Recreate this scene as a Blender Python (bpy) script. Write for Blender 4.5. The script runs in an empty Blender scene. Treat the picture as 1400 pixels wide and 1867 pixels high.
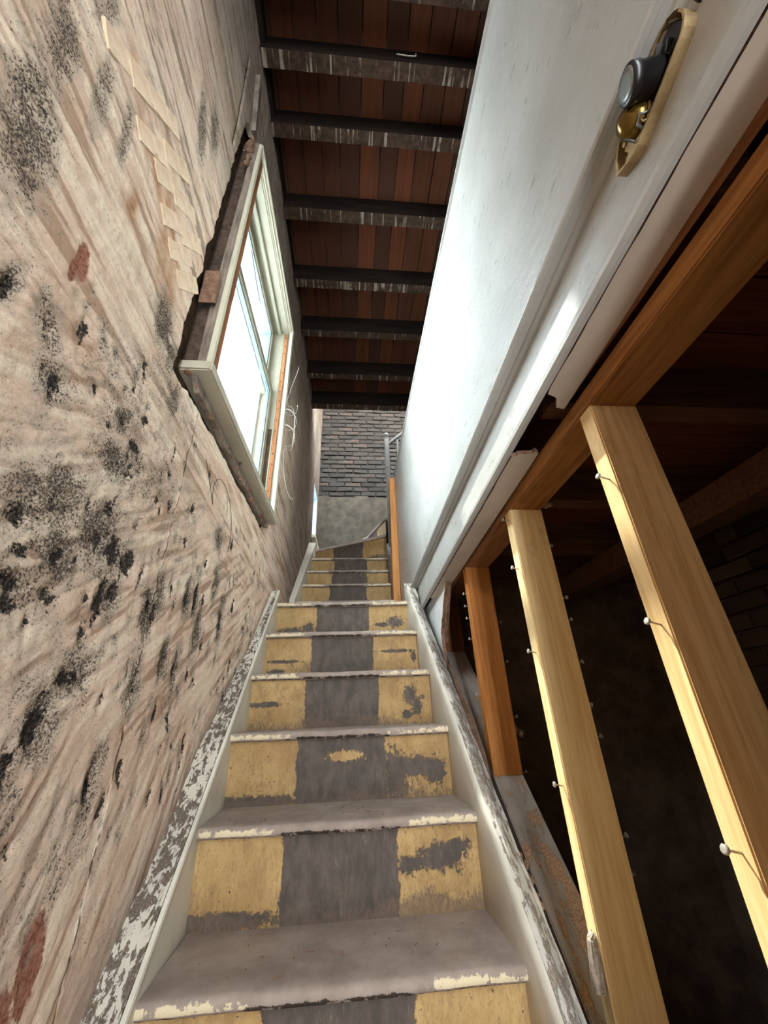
import bpy, bmesh, math, random
import numpy as np
from mathutils import Vector, Matrix

# ------------------------------------------------------------------ camera, world, light, exposure
SC = bpy.context.scene
COL = SC.collection
EYE = Vector((0.0, 0.0, 1.47))
RIGHT = Vector((0.996206, -0.079447, -0.035528))
UP = Vector((-0.005144, -0.461274, 0.887243))
FWD = Vector((0.086877, 0.883694, 0.459932))
cd = bpy.data.cameras.new('camera')
cam = bpy.data.objects.new('camera', cd)
COL.objects.link(cam)
m = Matrix((RIGHT, UP, -FWD)).transposed().to_4x4()
m.translation = EYE
cam.matrix_world = m
cd.sensor_fit = 'HORIZONTAL'
cd.sensor_width = 36.0
cd.lens = 712.0 / 1400.0 * 36.0
cd.clip_start = 0.01
SC.camera = cam

W = bpy.data.worlds.new('world')
SC.world = W
W.use_nodes = True
bg = W.node_tree.nodes['Background']
bg.inputs[0].default_value = (0.88, 0.95, 1.0, 1)      # bright overcast sky
bg.inputs[1].default_value = 9.0
sl = bpy.data.lights.new('hazy_sun', 'SUN')                  # hazy sun slanting in from the left through the windows
sl.energy = 6.0
sl.angle = math.radians(1.6)
sl.color = (1.0, .95, .84)
so = bpy.data.objects.new('hazy_sun', sl)
COL.objects.link(so)
so.rotation_euler = Vector((.95, -.60, -1.52)).to_track_quat('-Z', 'Y').to_euler()
so.location = (-4, 4, 8)
SC.view_settings.view_transform = 'Standard'
SC.view_settings.look = 'None'
SC.view_settings.exposure = 2.34
SC.view_settings.gamma = 1.0
SC.cycles.use_denoising = True
SC.cycles.max_bounces = 10
SC.cycles.diffuse_bounces = 6
SC.cycles.transparent_max_bounces = 12
SC.cycles.sample_clamp_indirect = 8.0


def portal(name, loc, size, direction):
    """daylight portal lying in a wall opening (guides sky sampling, emits nothing itself)"""
    l = bpy.data.lights.new(name, 'AREA')
    l.shape = 'RECTANGLE'
    l.size, l.size_y = size
    l.cycles.is_portal = True
    o = bpy.data.objects.new(name, l)
    COL.objects.link(o)
    o.location = loc
    o.rotation_euler = Vector(direction).to_track_quat('-Z', 'Y').to_euler()
    return o


# ------------------------------------------------------------------ numeric helpers
rng = np.random.default_rng(7)
random.seed(7)


def vnoise(x, y, seed=0):
    xi = np.floor(x).astype(np.int64)
    yi = np.floor(y).astype(np.int64)
    xf, yf = x - xi, y - yi
    u, v = xf * xf * (3 - 2 * xf), yf * yf * (3 - 2 * yf)

    def h(a, b):
        n = (a * 374761393 + b * 668265263 + seed * 1442695041) & 0xFFFFFFFF
        n = ((n ^ (n >> 13)) * 1274126177) & 0xFFFFFFFF
        return ((n ^ (n >> 16)) & 0xFFFF) / 65535.0
    a = h(xi, yi) * (1 - u) + h(xi + 1, yi) * u
    b = h(xi, yi + 1) * (1 - u) + h(xi + 1, yi + 1) * u
    return a * (1 - v) + b * v


def fbm(x, y, seed=0, oct=4):
    s, a, t = 0, 1.0, 0
    x = np.asarray(x, float)
    y = np.asarray(y, float)
    for i in range(oct):
        s = s + a * vnoise(x * 2 ** i, y * 2 ** i, seed + i * 17)
        t += a
        a *= 0.5
    return s / t


def sstep(a, b, x):
    t = np.clip((x - a) / (b - a), 0, 1)
    return t * t * (3 - 2 * t)


# ------------------------------------------------------------------ materials
def lin(c):
    return tuple((v / 12.92 if v <= 0.04045 else ((v + 0.055) / 1.055) ** 2.4) for v in [x / 255 for x in c]) + (1,)


class NT:
    def __init__(self, name):
        self.m = bpy.data.materials.new(name)
        self.m.use_nodes = True
        self.t = self.m.node_tree
        self.t.nodes.clear()
        self.out = self.n('ShaderNodeOutputMaterial')
        self.b = self.n('ShaderNodeBsdfPrincipled')
        self.l(self.b.outputs[0], self.out.inputs[0])
        self.pos = self.n('ShaderNodeNewGeometry').outputs['Position']

    def n(self, t, **k):
        o = self.t.nodes.new(t)
        for a, v in k.items():
            setattr(o, a, v)
        return o

    def l(self, a, b):
        self.t.links.new(a, b)

    def obj(self):
        self.pos = self.n('ShaderNodeTexCoord').outputs['Object']

    def put(self, v, sock):
        if hasattr(v, 'is_linked') or hasattr(v, 'links'):
            self.l(v, sock)
        else:
            sock.default_value = v

    def noise(self, scale, sc=(1, 1, 1), detail=4, rough=0.6, dist=0.0, loc=(0, 0, 0)):
        mp = self.n('ShaderNodeMapping')
        mp.inputs['Scale'].default_value = sc
        mp.inputs['Location'].default_value = loc
        self.l(self.pos, mp.inputs[0])
        t = self.n('ShaderNodeTexNoise')
        t.inputs['Scale'].default_value = scale
        t.inputs['Detail'].default_value = detail
        t.inputs['Roughness'].default_value = rough
        t.inputs['Distortion'].default_value = dist
        self.l(mp.outputs[0], t.inputs['Vector'])
        return t.outputs['Fac']

    def vor(self, scale, sc=(1, 1, 1), feature='F1'):
        mp = self.n('ShaderNodeMapping')
        mp.inputs['Scale'].default_value = sc
        self.l(self.pos, mp.inputs[0])
        t = self.n('ShaderNodeTexVoronoi', feature=feature)
        t.inputs['Scale'].default_value = scale
        self.l(mp.outputs[0], t.inputs['Vector'])
        return t.outputs['Distance']

    def ramp(self, fac, a, b):
        r = self.n('ShaderNodeMapRange')
        r.interpolation_type = 'SMOOTHSTEP'
        self.put(fac, r.inputs[0])
        r.inputs[1].default_value = a
        r.inputs[2].default_value = b
        return r.outputs[0]

    def mix(self, fac, a, b):
        x = self.n('ShaderNodeMix', data_type='RGBA')
        self.put(fac, x.inputs[0])
        self.put(a, x.inputs[6])
        self.put(b, x.inputs[7])
        return x.outputs[2]

    def math(self, op, a, b=0.0):
        x = self.n('ShaderNodeMath', operation=op)
        self.put(a, x.inputs[0])
        self.put(b, x.inputs[1])
        return x.outputs[0]

    def attr(self, name):
        a = self.n('ShaderNodeAttribute', attribute_name=name)
        return a.outputs['Fac']

    def rand(self):
        return self.n('ShaderNodeObjectInfo').outputs['Random']

    def bump(self, h, dist=0.002, strength=0.6):
        b = self.n('ShaderNodeBump')
        b.inputs['Strength'].default_value = strength
        b.inputs['Distance'].default_value = dist
        self.l(h, b.inputs['Height'])
        self.l(b.outputs[0], self.b.inputs['Normal'])

    def done(self, col, rough=0.8, spec=0.3, metal=0.0):
        self.put(col, self.b.inputs['Base Color'])
        self.put(rough, self.b.inputs['Roughness'])
        self.b.inputs['Specular IOR Level'].default_value = spec
        self.b.inputs['Metallic'].default_value = metal
        return self.m


def mat_plaster():
    t = NT('peeling_plaster')
    a = t.noise(5, (1, 1, 1.6), 8, 0.65)
    b = t.noise(9, (1, 1.8, .45), 6, 0.7, 0.4)
    c = t.noise(120, detail=6, rough=0.78)
    c2 = t.noise(300, detail=4, rough=0.75)
    den = t.noise(7, detail=5, rough=.65)
    edge = t.noise(38, detail=7, rough=0.78)
    k = t.attr('streak')
    base = t.mix(t.ramp(a, .3, .7), lin((222, 190, 166)), lin((240, 214, 192)))
    base = t.mix(t.math('MULTIPLY', t.ramp(k, .46, .26), .85), base, t.mix(t.attr('high'), lin((178, 143, 118)), lin((152, 134, 116))))
    base = t.mix(t.math('MULTIPLY', t.ramp(k, .56, .74), .85), base, lin((248, 228, 204)))
    base = t.mix(t.math('MULTIPLY', t.ramp(b, .55, .74), .4), base, lin((186, 154, 128)))
    base = t.mix(t.math('MULTIPLY', t.ramp(c, .52, .66), .35), base, lin((170, 136, 112)))
    base = t.mix(t.attr('warm'), base, t.mix(t.ramp(edge, .35, .65), lin((198, 148, 106)), lin((160, 112, 80))))
    rm = t.ramp(t.math('ADD', t.attr('red'), t.math('MULTIPLY', t.math('SUBTRACT', edge, .5), 1.2)), .4, .6)
    base = t.mix(rm, base, t.mix(t.ramp(c, .35, .6), lin((122, 74, 60)), lin((176, 124, 104))))
    base = t.mix(t.attr('soot_shade'), base, t.mix(t.ramp(b, .3, .7), lin((82, 73, 66)), lin((124, 110, 98))))  # soot stain plus shade of upper and far wall, put into the colour
    # stippled cement showing through: the denser, the more dark grains
    d = t.math('ADD', t.attr('gray'), t.math('MULTIPLY', t.math('SUBTRACT', edge, .5), .9))
    base = t.mix(t.math('MULTIPLY', t.ramp(d, .10, .55), .55), base, lin((186, 172, 154)))
    g = t.noise(215, detail=7, rough=0.8)
    thr = t.math('ADD', t.math('MULTIPLY', t.ramp(d, .05, 1.0), .140), t.math('ADD', .378, t.math('MULTIPLY', t.math('SUBTRACT', den, .5), .24)))
    dk = t.math('MULTIPLY', t.ramp(t.math('SUBTRACT', thr, g), -.03, .05), .92)
    base = t.mix(dk, base, t.mix(t.ramp(c2, .35, .65), lin((44, 40, 39)), lin((84, 74, 68))))
    pit = t.ramp(t.math('ADD', t.attr('pit'), t.math('ADD', t.math('MULTIPLY', t.math('SUBTRACT', edge, .5), 1.5), t.math('MULTIPLY', t.math('SUBTRACT', c, .5), 1.5))), .46, .60)
    base = t.mix(pit, base, t.mix(t.ramp(g, .42, .62), lin((34, 31, 31)), lin((100, 90, 82))))
    h = t.math('ADD', t.math('MULTIPLY', c, .9), t.math('ADD', t.math('MULTIPLY', edge, .8), t.math('MULTIPLY', dk, -.35)))
    t.bump(t.math('ADD', h, t.math('MULTIPLY', pit, -.8)), .0045, .8)
    return t.done(base, .95, .1)


def mat_wood(name, c1, c2, axis='Z', gscale=1.0, dirt=(70, 50, 36), dirtamt=.5, rough=.75):
    t = NT(name)
    t.obj()
    sc = {'X': (.06, 1, 1), 'Y': (1, .06, 1), 'Z': (1, 1, .06)}[axis]
    g = t.noise(70 * gscale, sc, 6, .65, .3)
    g2 = t.noise(12, {'X': (.12, 1, 1), 'Y': (1, .12, 1), 'Z': (1, 1, .12)}[axis], 4, .6, .6)
    k = t.noise(9, {'X': (.5, 1, 1), 'Y': (1, .5, 1), 'Z': (1, 1, .5)}[axis], 6, .75)
    col = t.mix(t.ramp(g, .35, .7), lin(c1), lin(c2))
    col = t.mix(t.math('MULTIPLY', t.ramp(g2, .5, .7), .5), col, lin(c2))
    col = t.mix(t.math('MULTIPLY', t.ramp(k, .58, .75), dirtamt), col, lin(dirt))
    t.bump(g, .0012, .6)
    return t.done(col, rough, .25)


def mat_paint(name, c, chip, amount=.5, scale=38, aniso=(1, 1, 1), rough=.5, dirt=.35, lo=None):
    """old oil paint with chipped-off areas (amount 0..1)"""
    t = NT(name)
    n = t.noise(scale, aniso, 7, .7, .3)
    big = t.noise(6, detail=3)
    f = t.noise(260, detail=3)
    col = t.mix(t.math('MULTIPLY', t.ramp(big, .4, .75), dirt), lin(c), lin(lo or tuple(int(v * .74) for v in c)))
    thr = .74 - .36 * amount
    n2 = t.math('ADD', n, t.math('MULTIPLY', t.math('SUBTRACT', big, .5), .25))
    ch = t.ramp(n2, thr, thr + .035)
    col = t.mix(ch, col, t.mix(t.ramp(f, .35, .65), lin(chip), lin(tuple(int(v * .72) for v in chip))))
    t.bump(t.math('SUBTRACT', t.math('MULTIPLY', f, .15), ch), .0018, .8)
    return t.done(col, rough, .35)


def mat_fascia():
    t = NT('semi_gloss_white_paint')
    a = t.noise(4, detail=5)
    sp = t.noise(85, (1, 1.3, .8), 6, .8)
    wv = t.noise(28, (1, .5, 1.5), 5, .65)
    col = t.mix(t.ramp(a, .3, .75), lin((174, 172, 166)), lin((158, 155, 148)))
    col = t.mix(t.math('MULTIPLY', t.ramp(sp, .66, .73), .55), col, lin((110, 102, 94)))
    dr = t.noise(3, (1, 1, 1), 4, loc=(3, 1, 9))
    col = t.mix(t.math('MULTIPLY', t.ramp(dr, .55, .8), .35), col, lin((150, 140, 128)))
    t.bump(t.math('ADD', wv, t.math('MULTIPLY', sp, .6)), .0022, .5)
    return t.done(col, t.ramp(wv, -.6, 2.2), .5)


def mat_riser():
    t = NT('yellow_and_black_riser_paint')
    e = t.noise(55, (1, 1, 1), 7, .75)
    fine = t.noise(240, (1, 1, .35), 5, .7)
    big = t.noise(7, detail=5)
    ye = t.mix(t.ramp(big, .3, .7), lin((184, 153, 102)), lin((158, 126, 78)))
    st = t.noise(24, (1, 1, .45), 6, .75)
    ye = t.mix(t.math('MULTIPLY', t.ramp(st, .44, .66), .7), ye, lin((138, 106, 68)))
    ye = t.mix(t.math('MULTIPLY', t.ramp(fine, .50, .66), .6), ye, lin((138, 106, 70)))
    ye = t.mix(t.math('MULTIPLY', t.ramp(t.noise(120, detail=4), .645, .70), .9), ye, lin((58, 46, 38)))
    dk = t.mix(t.ramp(t.noise(30, (1, 1, .4), 6, .7), .35, .7), lin((70, 61, 54)), lin((96, 84, 75)))
    dk = t.mix(t.math('MULTIPLY', t.ramp(t.noise(90, (1, 1, .25), 6, .75), .56, .72), .6), dk, lin((132, 120, 106)))
    e2 = t.noise(130, (1, 1, .6), 7, .82)
    ee = t.math('ADD', t.math('MULTIPLY', t.math('SUBTRACT', e, .5), 1.3), t.math('MULTIPLY', t.math('SUBTRACT', e2, .5), 1.3))
    dm = t.ramp(t.math('ADD', t.attr('dark'), ee), .44, .54)
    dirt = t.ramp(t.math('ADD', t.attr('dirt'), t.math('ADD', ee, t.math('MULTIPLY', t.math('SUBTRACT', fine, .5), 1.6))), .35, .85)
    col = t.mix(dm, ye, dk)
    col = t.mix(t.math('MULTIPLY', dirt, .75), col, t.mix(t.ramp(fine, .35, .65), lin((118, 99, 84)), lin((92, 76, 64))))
    t.bump(t.math('ADD', fine, t.math('MULTIPLY', dm, -.6)), .0015, .6)
    return t.done(col, .62, .3)


def mat_tread():
    t = NT('dusty_worn_tread')
    a = t.noise(11, detail=6, rough=.65)
    f = t.noise(170, (1, 1, 1), 5, .7)
    col = t.mix(t.ramp(a, .3, .7), lin((140, 125, 115)), lin((164, 149, 138)))
    col = t.mix(t.math('MULTIPLY', t.ramp(f, .58, .75), .45), col, lin((82, 70, 62)))
    e = t.noise(42, (1, 1, 1), 6, .75)
    pm = t.ramp(t.math('ADD', t.attr('paint'), t.math('MULTIPLY', t.math('SUBTRACT', e, .5), 1.5)), .5, .56)
    col = t.mix(pm, col, lin((214, 198, 166)))
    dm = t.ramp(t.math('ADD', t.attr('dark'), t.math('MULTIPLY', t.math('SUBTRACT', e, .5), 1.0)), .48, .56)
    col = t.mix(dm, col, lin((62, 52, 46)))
    t.bump(t.math('ADD', f, t.math('MULTIPLY', pm, .6)), .0015, .6)
    return t.done(col, .9, .15)


def mat_joist_bottom():
    t = NT('joist_underside_lath_marks')
    s = t.noise(60, (1, .03, .03), 2, .5)
    s2 = t.noise(9, detail=4)
    a = t.noise(25, detail=5, rough=.7)
    col = t.mix(t.ramp(a, .35, .7), lin((50, 37, 29)), lin((78, 60, 47)))
    line = t.math('MULTIPLY', t.ramp(s, .58, .64), t.ramp(s2, .38, .55))
    col = t.mix(t.math('MULTIPLY', line, .9), col, lin((142, 130, 116)))
    sp = t.noise(120, detail=4)
    col = t.mix(t.math('MULTIPLY', t.ramp(sp, .66, .72), .5), col, lin((104, 94, 84)))
    t.bump(a, .002, .6)
    return t.done(col, .9, .1)


def mat_simple(name, c1, c2, scale=12, rough=.85, spec=.2, metal=0, bumpd=.002, aniso=(1, 1, 1)):
    t = NT(name)
    t.obj()
    n = t.noise(scale, aniso, 6, .68)
    f = t.noise(scale * 14, detail=4)
    col = t.mix(t.ramp(n, .3, .7), lin(c1), lin(c2))
    t.bump(t.math('ADD', n, t.math('MULTIPLY', f, .4)), bumpd, .6)
    return t.done(col, rough, spec, metal)


def mat_board():
    t = NT('old_roof_board')
    t.obj()
    r = t.rand()
    g = t.noise(40, (1, .05, 1), 6, .65, .4)
    k = t.noise(10, (1, .4, 1), 5, .7)
    col = t.mix(r, lin((112, 62, 38)), lin((70, 46, 34)))
    col = t.mix(t.math('MULTIPLY', t.ramp(g, .4, .7), .6), col, lin((62, 40, 30)))
    col = t.mix(t.math('MULTIPLY', t.ramp(k, .6, .75), .6), col, lin((40, 27, 22)))
    t.bump(g, .002, .5)
    return t.done(col, .85, .15)


def mat_brick():
    t = NT('limewashed_brick')
    t.obj()
    r = t.rand()
    a = t.noise(14, detail=6, rough=.7)
    f = t.noise(90, detail=5, rough=.7)
    col = t.mix(r, lin((48, 45, 42)), lin((61, 57, 52)))
    red = t.ramp(t.math('ADD', a, t.math('MULTIPLY', r, .14)), .70, .78)
    col = t.mix(t.math('MULTIPLY', red, .75), col, lin((112, 78, 64)))
    col = t.mix(t.math('MULTIPLY', t.ramp(f, .55, .75), .5), col, lin((32, 30, 28)))
    t.bump(t.math('ADD', a, f), .004, .7)
    return t.done(col, .95, .1)


def mat_glass(name='window_glass', tint=(.95, .97, .97, 1)):
    t = NT(name)
    t.t.nodes.remove(t.b)
    tr = t.n('ShaderNodeBsdfTransparent')
    tr.inputs[0].default_value = tint
    gl = t.n('ShaderNodeBsdfGlossy')
    gl.inputs['Roughness'].default_value = .03
    fr = t.n('ShaderNodeFresnel')
    fr.inputs[0].default_value = 1.45
    mx = t.n('ShaderNodeMixShader')
    t.l(t.math('MULTIPLY', fr.outputs[0], .6), mx.inputs[0])
    t.l(tr.outputs[0], mx.inputs[1])
    t.l(gl.outputs[0], mx.inputs[2])
    t.l(mx.outputs[0], t.out.inputs[0])
    return t.m


M = dict(
    plaster=mat_plaster(), fascia=mat_fascia(), riser=mat_riser(), tread=mat_tread(), brick=mat_brick(), glass=mat_glass('dimming_window_glass', (.76, .80, .81, 1)), dimblueglass=mat_glass('dimming_blue_glass', (.60, .66, .70, 1)),  # the tint of both glasses cuts the daylight coming through
    board=mat_board(), joist_bottom=mat_joist_bottom(),
    joist=mat_simple('sooty_joist_wood', (24, 18, 15), (40, 30, 25), 20, .9, .1, aniso=(.15, 1, 1)),
    skirt=mat_paint('cream_skirt_paint', (214, 207, 192), (112, 98, 86), .12, 30, (1, .6, .6), .5, .5),
    cap=mat_paint('chipped_cap_paint', (208, 200, 186), (122, 107, 94), .68, 80, (1, .5, .5), .8, .5),
    capr=mat_paint('worn_right_cap_paint', (204, 198, 188), (168, 153, 139), .68, 60, (1, .4, .4), .8, .6),
    pwhite=mat_paint('white_wall_plaster', (220, 220, 216), (150, 138, 126), .08, 30, (1, 1, 1), .6, .3),
    soffit=mat_paint('beige_soffit_paint', (188, 172, 154), (120, 102, 86), .04, 22, (1, 1, 1), .7, .3),
    rawedge=mat_simple('broken_plaster_edge', (150, 118, 98), (108, 82, 66), 40, .95, .1, bumpd=.004),
    mortar=mat_simple('rubble_behind_plaster', (92, 74, 60), (58, 46, 38), 30, .95, .1, bumpd=.006),
    cream=mat_paint('cream_window_paint', (206, 200, 178), (140, 122, 100), .1, 30, (1, 1, 1), .6, .35),
    creamskydim=mat_paint('cream_darkened_for_skylight', (146, 141, 122), (104, 94, 78), .1, 30, (1, 1, 1), .7, .35),  # same cream, darkened in colour to offset the skylight on it
    creamworn=mat_paint('worn_cream_window_paint', (182, 174, 154), (118, 104, 86), .3, 32, (1, .6, .6), .5, .45),
    paleblue=mat_simple('pale_blue_outer_trim', (116, 134, 144), (126, 144, 153), 8, .5, .3, bumpd=.0005),  # even pale blue on outer stops and glazing beads
    palepaint=mat_simple('pale_blue_white_paint', (150, 164, 174), (170, 182, 190), 8, .6, .3, bumpd=.0005),
    brownstrip=mat_wood('bare_brown_window_stop', (150, 98, 62), (112, 70, 44), 'Z', 1.2, dirtamt=.3),
    orangestrip=mat_wood('bare_orange_jamb_strip', (150, 98, 60), (120, 74, 44), 'Z', 1.2, dirtamt=.2),
    graywood=mat_simple('grey_torn_wood', (150, 136, 122), (104, 92, 82), 30, .9, .1, aniso=(1, 1, .25), bumpd=.004),
    stud_a=mat_wood('reddish_stud_wood', (150, 98, 62), (116, 72, 44), 'Z'),
    stud_b=mat_wood('orange_stud_wood', (204, 138, 74), (172, 106, 52), 'Z'),
    stud_c=mat_wood('tan_stud_wood', (250, 226, 172), (232, 192, 132), 'Z', dirt=(110, 76, 48), dirtamt=.4),
    stud_d=mat_wood('pale_stud_wood', (240, 206, 150), (212, 170, 112), 'Z', dirt=(120, 84, 54), dirtamt=.3),
    header=mat_wood('orange_header_wood', (178, 124, 70), (138, 90, 48), 'Y', dirt=(96, 56, 32)),
    header2=mat_wood('brown_header_wood', (168, 116, 76), (132, 86, 54), 'Y', dirt=(90, 60, 40)),
    plate=mat_paint('worn_plate_paint', (178, 166, 156), (214, 172, 138), .62, 22, (1, .3, .3), .85, .5),
    orange=mat_wood('bare_orange_post_wood', (212, 150, 92), (186, 122, 68), 'Z', dirtamt=.15),
    newel=mat_paint('grey_white_newel_paint', (140, 136, 132), (96, 90, 84), .22, 40, (1, 1, .4), .5, .4),
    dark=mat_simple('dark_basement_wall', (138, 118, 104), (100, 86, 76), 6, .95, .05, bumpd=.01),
    darkwood=mat_wood('dark_floor_joist', (112, 76, 50), (80, 54, 36), 'X', rough=.9),
    subfloor=mat_wood('reddish_subfloor', (120, 66, 44), (90, 48, 34), 'X', rough=.9),
    floor=mat_simple('bare_floor', (110, 92, 78), (84, 70, 60), 8, .9, .1),
    roomwall=mat_simple('grey_room_plaster', (150, 140, 128), (120, 110, 100), 5, .95, .1),
    backplaster=mat_simple('grey_brown_parging', (80, 74, 64), (60, 55, 48), 9, .95, .1, bumpd=.008),
    brass=mat_simple('old_brass', (190, 166, 124), (150, 126, 88), 30, .45, .5, .55, .0004),
    amber=mat_simple('amber_brass_dome', (128, 100, 36), (88, 66, 22), 20, .22, .6, .7, .0003),
    black=mat_simple('black_bakelite', (14, 13, 14), (24, 22, 22), 20, .35, .5, 0, .0003),
    grayface=mat_simple('grey_metal_face', (132, 134, 130), (104, 106, 104), 20, .35, .5, .6, .0003),
    steel=mat_simple('dull_steel_nail', (196, 190, 180), (140, 134, 126), 60, .5, .5, .2, .0003),
    wirew=mat_simple('pale_wire', (206, 200, 188), (176, 168, 154), 60, .6, .3, 0, .0002),
    wired=mat_simple('dark_wire', (84, 72, 62), (58, 50, 44), 60, .6, .3, 0, .0002),
    limemortar=mat_simple('limewashed_mortar', (46, 43, 39), (32, 30, 27), 22, .95, .1, bumpd=.004),
    lump=mat_simple('plaster_crumb', (214, 204, 190), (150, 132, 116), 60, .95, .1, 0, .003),
)

# ------------------------------------------------------------------ object helpers
OFF = {}


def props(o, label=None, cat=None, group=None, kind=None):
    if label:
        o['label'] = label
    if cat:
        o['category'] = cat
    if group:
        o['group'] = group
    if kind:
        o['kind'] = kind
    return o


def thing(name, loc, label=None, cat=None, group=None, kind=None):
    o = bpy.data.objects.new(name, None)
    COL.objects.link(o)
    o.empty_display_size = .05
    o.location = loc
    OFF[o.name] = Vector(loc)
    return props(o, label, cat, group, kind)


def link(name, me, mats, parent=None, smooth=False):
    if not isinstance(mats, (list, tuple)):
        mats = [mats]
    for x in mats:
        me.materials.append(M[x] if isinstance(x, str) else x)
    if smooth:
        me.polygons.foreach_set('use_smooth', [True] * len(me.polygons))
    o = bpy.data.objects.new(name, me)
    COL.objects.link(o)
    if parent:
        o.parent = parent
        OFF[o.name] = OFF[parent.name].copy()
    else:
        OFF[o.name] = Vector((0, 0, 0))
    return o


def shift(me, parent, own=None):
    """verts come in world coordinates: move them into the parent's frame"""
    if parent is not None:
        me.transform(Matrix.Translation(-OFF[parent.name]))


def fromraw(name, verts, faces, mats, parent=None, smooth=False, mi=None):
    me = bpy.data.meshes.new(name)
    me.from_pydata([tuple(v) for v in verts], [], faces)
    if mi is not None:
        me.polygons.foreach_set('material_index', mi)
    bm = bmesh.new()
    bm.from_mesh(me)
    bmesh.ops.recalc_face_normals(bm, faces=bm.faces)
    bm.to_mesh(me)
    bm.free()
    if parent is None:
        # own origin at the base centre
        vs = np.array([v.co for v in me.vertices])
        c = Vector(((vs[:, 0].min() + vs[:, 0].max()) / 2, (vs[:, 1].min() + vs[:, 1].max()) / 2, vs[:, 2].min()))
        me.transform(Matrix.Translation(-c))
        o = link(name, me, mats, None, smooth)
        o.location = c
        OFF[o.name] = c
        return o
    shift(me, parent)
    return link(name, me, mats, parent, smooth)


HEXF = [(0, 1, 2, 3), (7, 6, 5, 4), (0, 4, 5, 1), (1, 5, 6, 2), (2, 6, 7, 3), (3, 7, 4, 0)]


def hexa(name, p, mats, parent=None, bevel=0.0, mi=None, cuts=0, jit=0.0):
    """p: 8 corners, bottom ring 0-3 then top ring 4-7"""
    me = bpy.data.meshes.new(name)
    bm = bmesh.new()
    vs = [bm.verts.new(v) for v in p]
    for k, f in enumerate(HEXF):
        fc = bm.faces.new([vs[i] for i in f])
        if mi:
            fc.material_index = mi[k]
    bmesh.ops.recalc_face_normals(bm, faces=bm.faces)
    if cuts:
        bmesh.ops.subdivide_edges(bm, edges=bm.edges[:], cuts=cuts, use_grid_fill=True)
    if bevel:
        bmesh.ops.bevel(bm, geom=bm.edges[:] if not cuts else [e for e in bm.edges if e.calc_face_angle(0) > .5],
                        offset=bevel, segments=2, affect='EDGES')
    if jit:
        for v in bm.verts:
            v.co += Vector((random.uniform(-jit, jit), random.uniform(-jit, jit), random.uniform(-jit, jit)))
    bm.to_mesh(me)
    bm.free()
    if parent is None:
        vs = np.array([v.co for v in me.vertices])
        c = Vector(((vs[:, 0].min() + vs[:, 0].max()) / 2, (vs[:, 1].min() + vs[:, 1].max()) / 2, vs[:, 2].min()))
        me.transform(Matrix.Translation(-c))
        o = link(name, me, mats)
        o.location = c
        OFF[o.name] = c
        return o
    shift(me, parent)
    return link(name, me, mats, parent)


def box(name, lo, hi, mats, parent=None, bevel=0.0, **k):
    (a, b, c), (d, e, f) = lo, hi
    return hexa(name, [(a, b, c), (d, b, c), (d, e, c), (a, e, c), (a, b, f), (d, b, f), (d, e, f), (a, e, f)], mats, parent, bevel, **k)


def prism(name, poly, fn, t0, t1, mats, parent=None, smooth=False, edgemat=None):
    """extrude 2-D polygon (u,v); fn(u,v,t)->world"""
    n = len(poly)
    vs = [fn(u, v, t0) for u, v in poly] + [fn(u, v, t1) for u, v in poly]
    fs = [tuple(range(n)), tuple(range(2 * n - 1, n - 1, -1))] + [(i, (i + 1) % n, n + (i + 1) % n, n + i) for i in range(n)]
    mi = [0, 0] + [1] * n if edgemat else None
    return fromraw(name, vs, fs, [mats, edgemat] if edgemat else mats, parent, smooth, mi)


def sweep(name, prof, path, mats, parent=None, smooth=False):
    """prof: list of (a,b) offsets; path: list of functions result fn(a,b)->world given as callables"""
    n, k = len(prof), len(path)
    vs = [p(a, b) for p in path for a, b in prof]
    fs = []
    for j in range(k - 1):
        for i in range(n):
            i2 = (i + 1) % n
            fs.append((j * n + i, j * n + i2, (j + 1) * n + i2, (j + 1) * n + i))
    fs.append(tuple(range(n)))
    fs.append(tuple(range((k - 1) * n, k * n))[::-1])
    return fromraw(name, vs, fs, mats, parent, smooth)


def tube(name, pts, r, mats, parent=None, seg=6):
    pts = [Vector(p) for p in pts]
    rr = r if isinstance(r, (list, tuple)) else [r] * len(pts)
    vs, fs = [], []
    ref = Vector((.31, .17, .93))
    for i, p in enumerate(pts):
        d = (pts[min(i + 1, len(pts) - 1)] - pts[max(i - 1, 0)]).normalized()
        a = d.cross(ref).normalized()
        b = d.cross(a)
        for k in range(seg):
            w = 2 * math.pi * k / seg
            vs.append(p + (a * math.cos(w) + b * math.sin(w)) * rr[i])
    for i in range(len(pts) - 1):
        for k in range(seg):
            k2 = (k + 1) % seg
            fs.append((i * seg + k, i * seg + k2, (i + 1) * seg + k2, (i + 1) * seg + k))
    fs.append(tuple(range(seg))[::-1])
    fs.append(tuple(range((len(pts) - 1) * seg, len(pts) * seg)))
    return fromraw(name, vs, fs, mats, parent, True)


def lathe(name, prof, origin, axis, mats, parent=None, seg=24):
    """prof: list of (r,h) along axis"""
    origin, axis = Vector(origin), Vector(axis).normalized()
    a = axis.cross(Vector((.3, .9, .2))).normalized()
    b = axis.cross(a)
    vs, fs = [], []
    for r, h in prof:
        for k in range(seg):
            w = 2 * math.pi * k / seg
            vs.append(origin + axis * h + (a * math.cos(w) + b * math.sin(w)) * max(r, 1e-5))
    for i in range(len(prof) - 1):
        for k in range(seg):
            k2 = (k + 1) % seg
            fs.append((i * seg + k, i * seg + k2, (i + 1) * seg + k2, (i + 1) * seg + k))
    fs.append(tuple(range(seg))[::-1])
    fs.append(tuple(range((len(prof) - 1) * seg, len(prof) * seg)))
    return fromraw(name, vs, fs, mats, parent, True)


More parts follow.
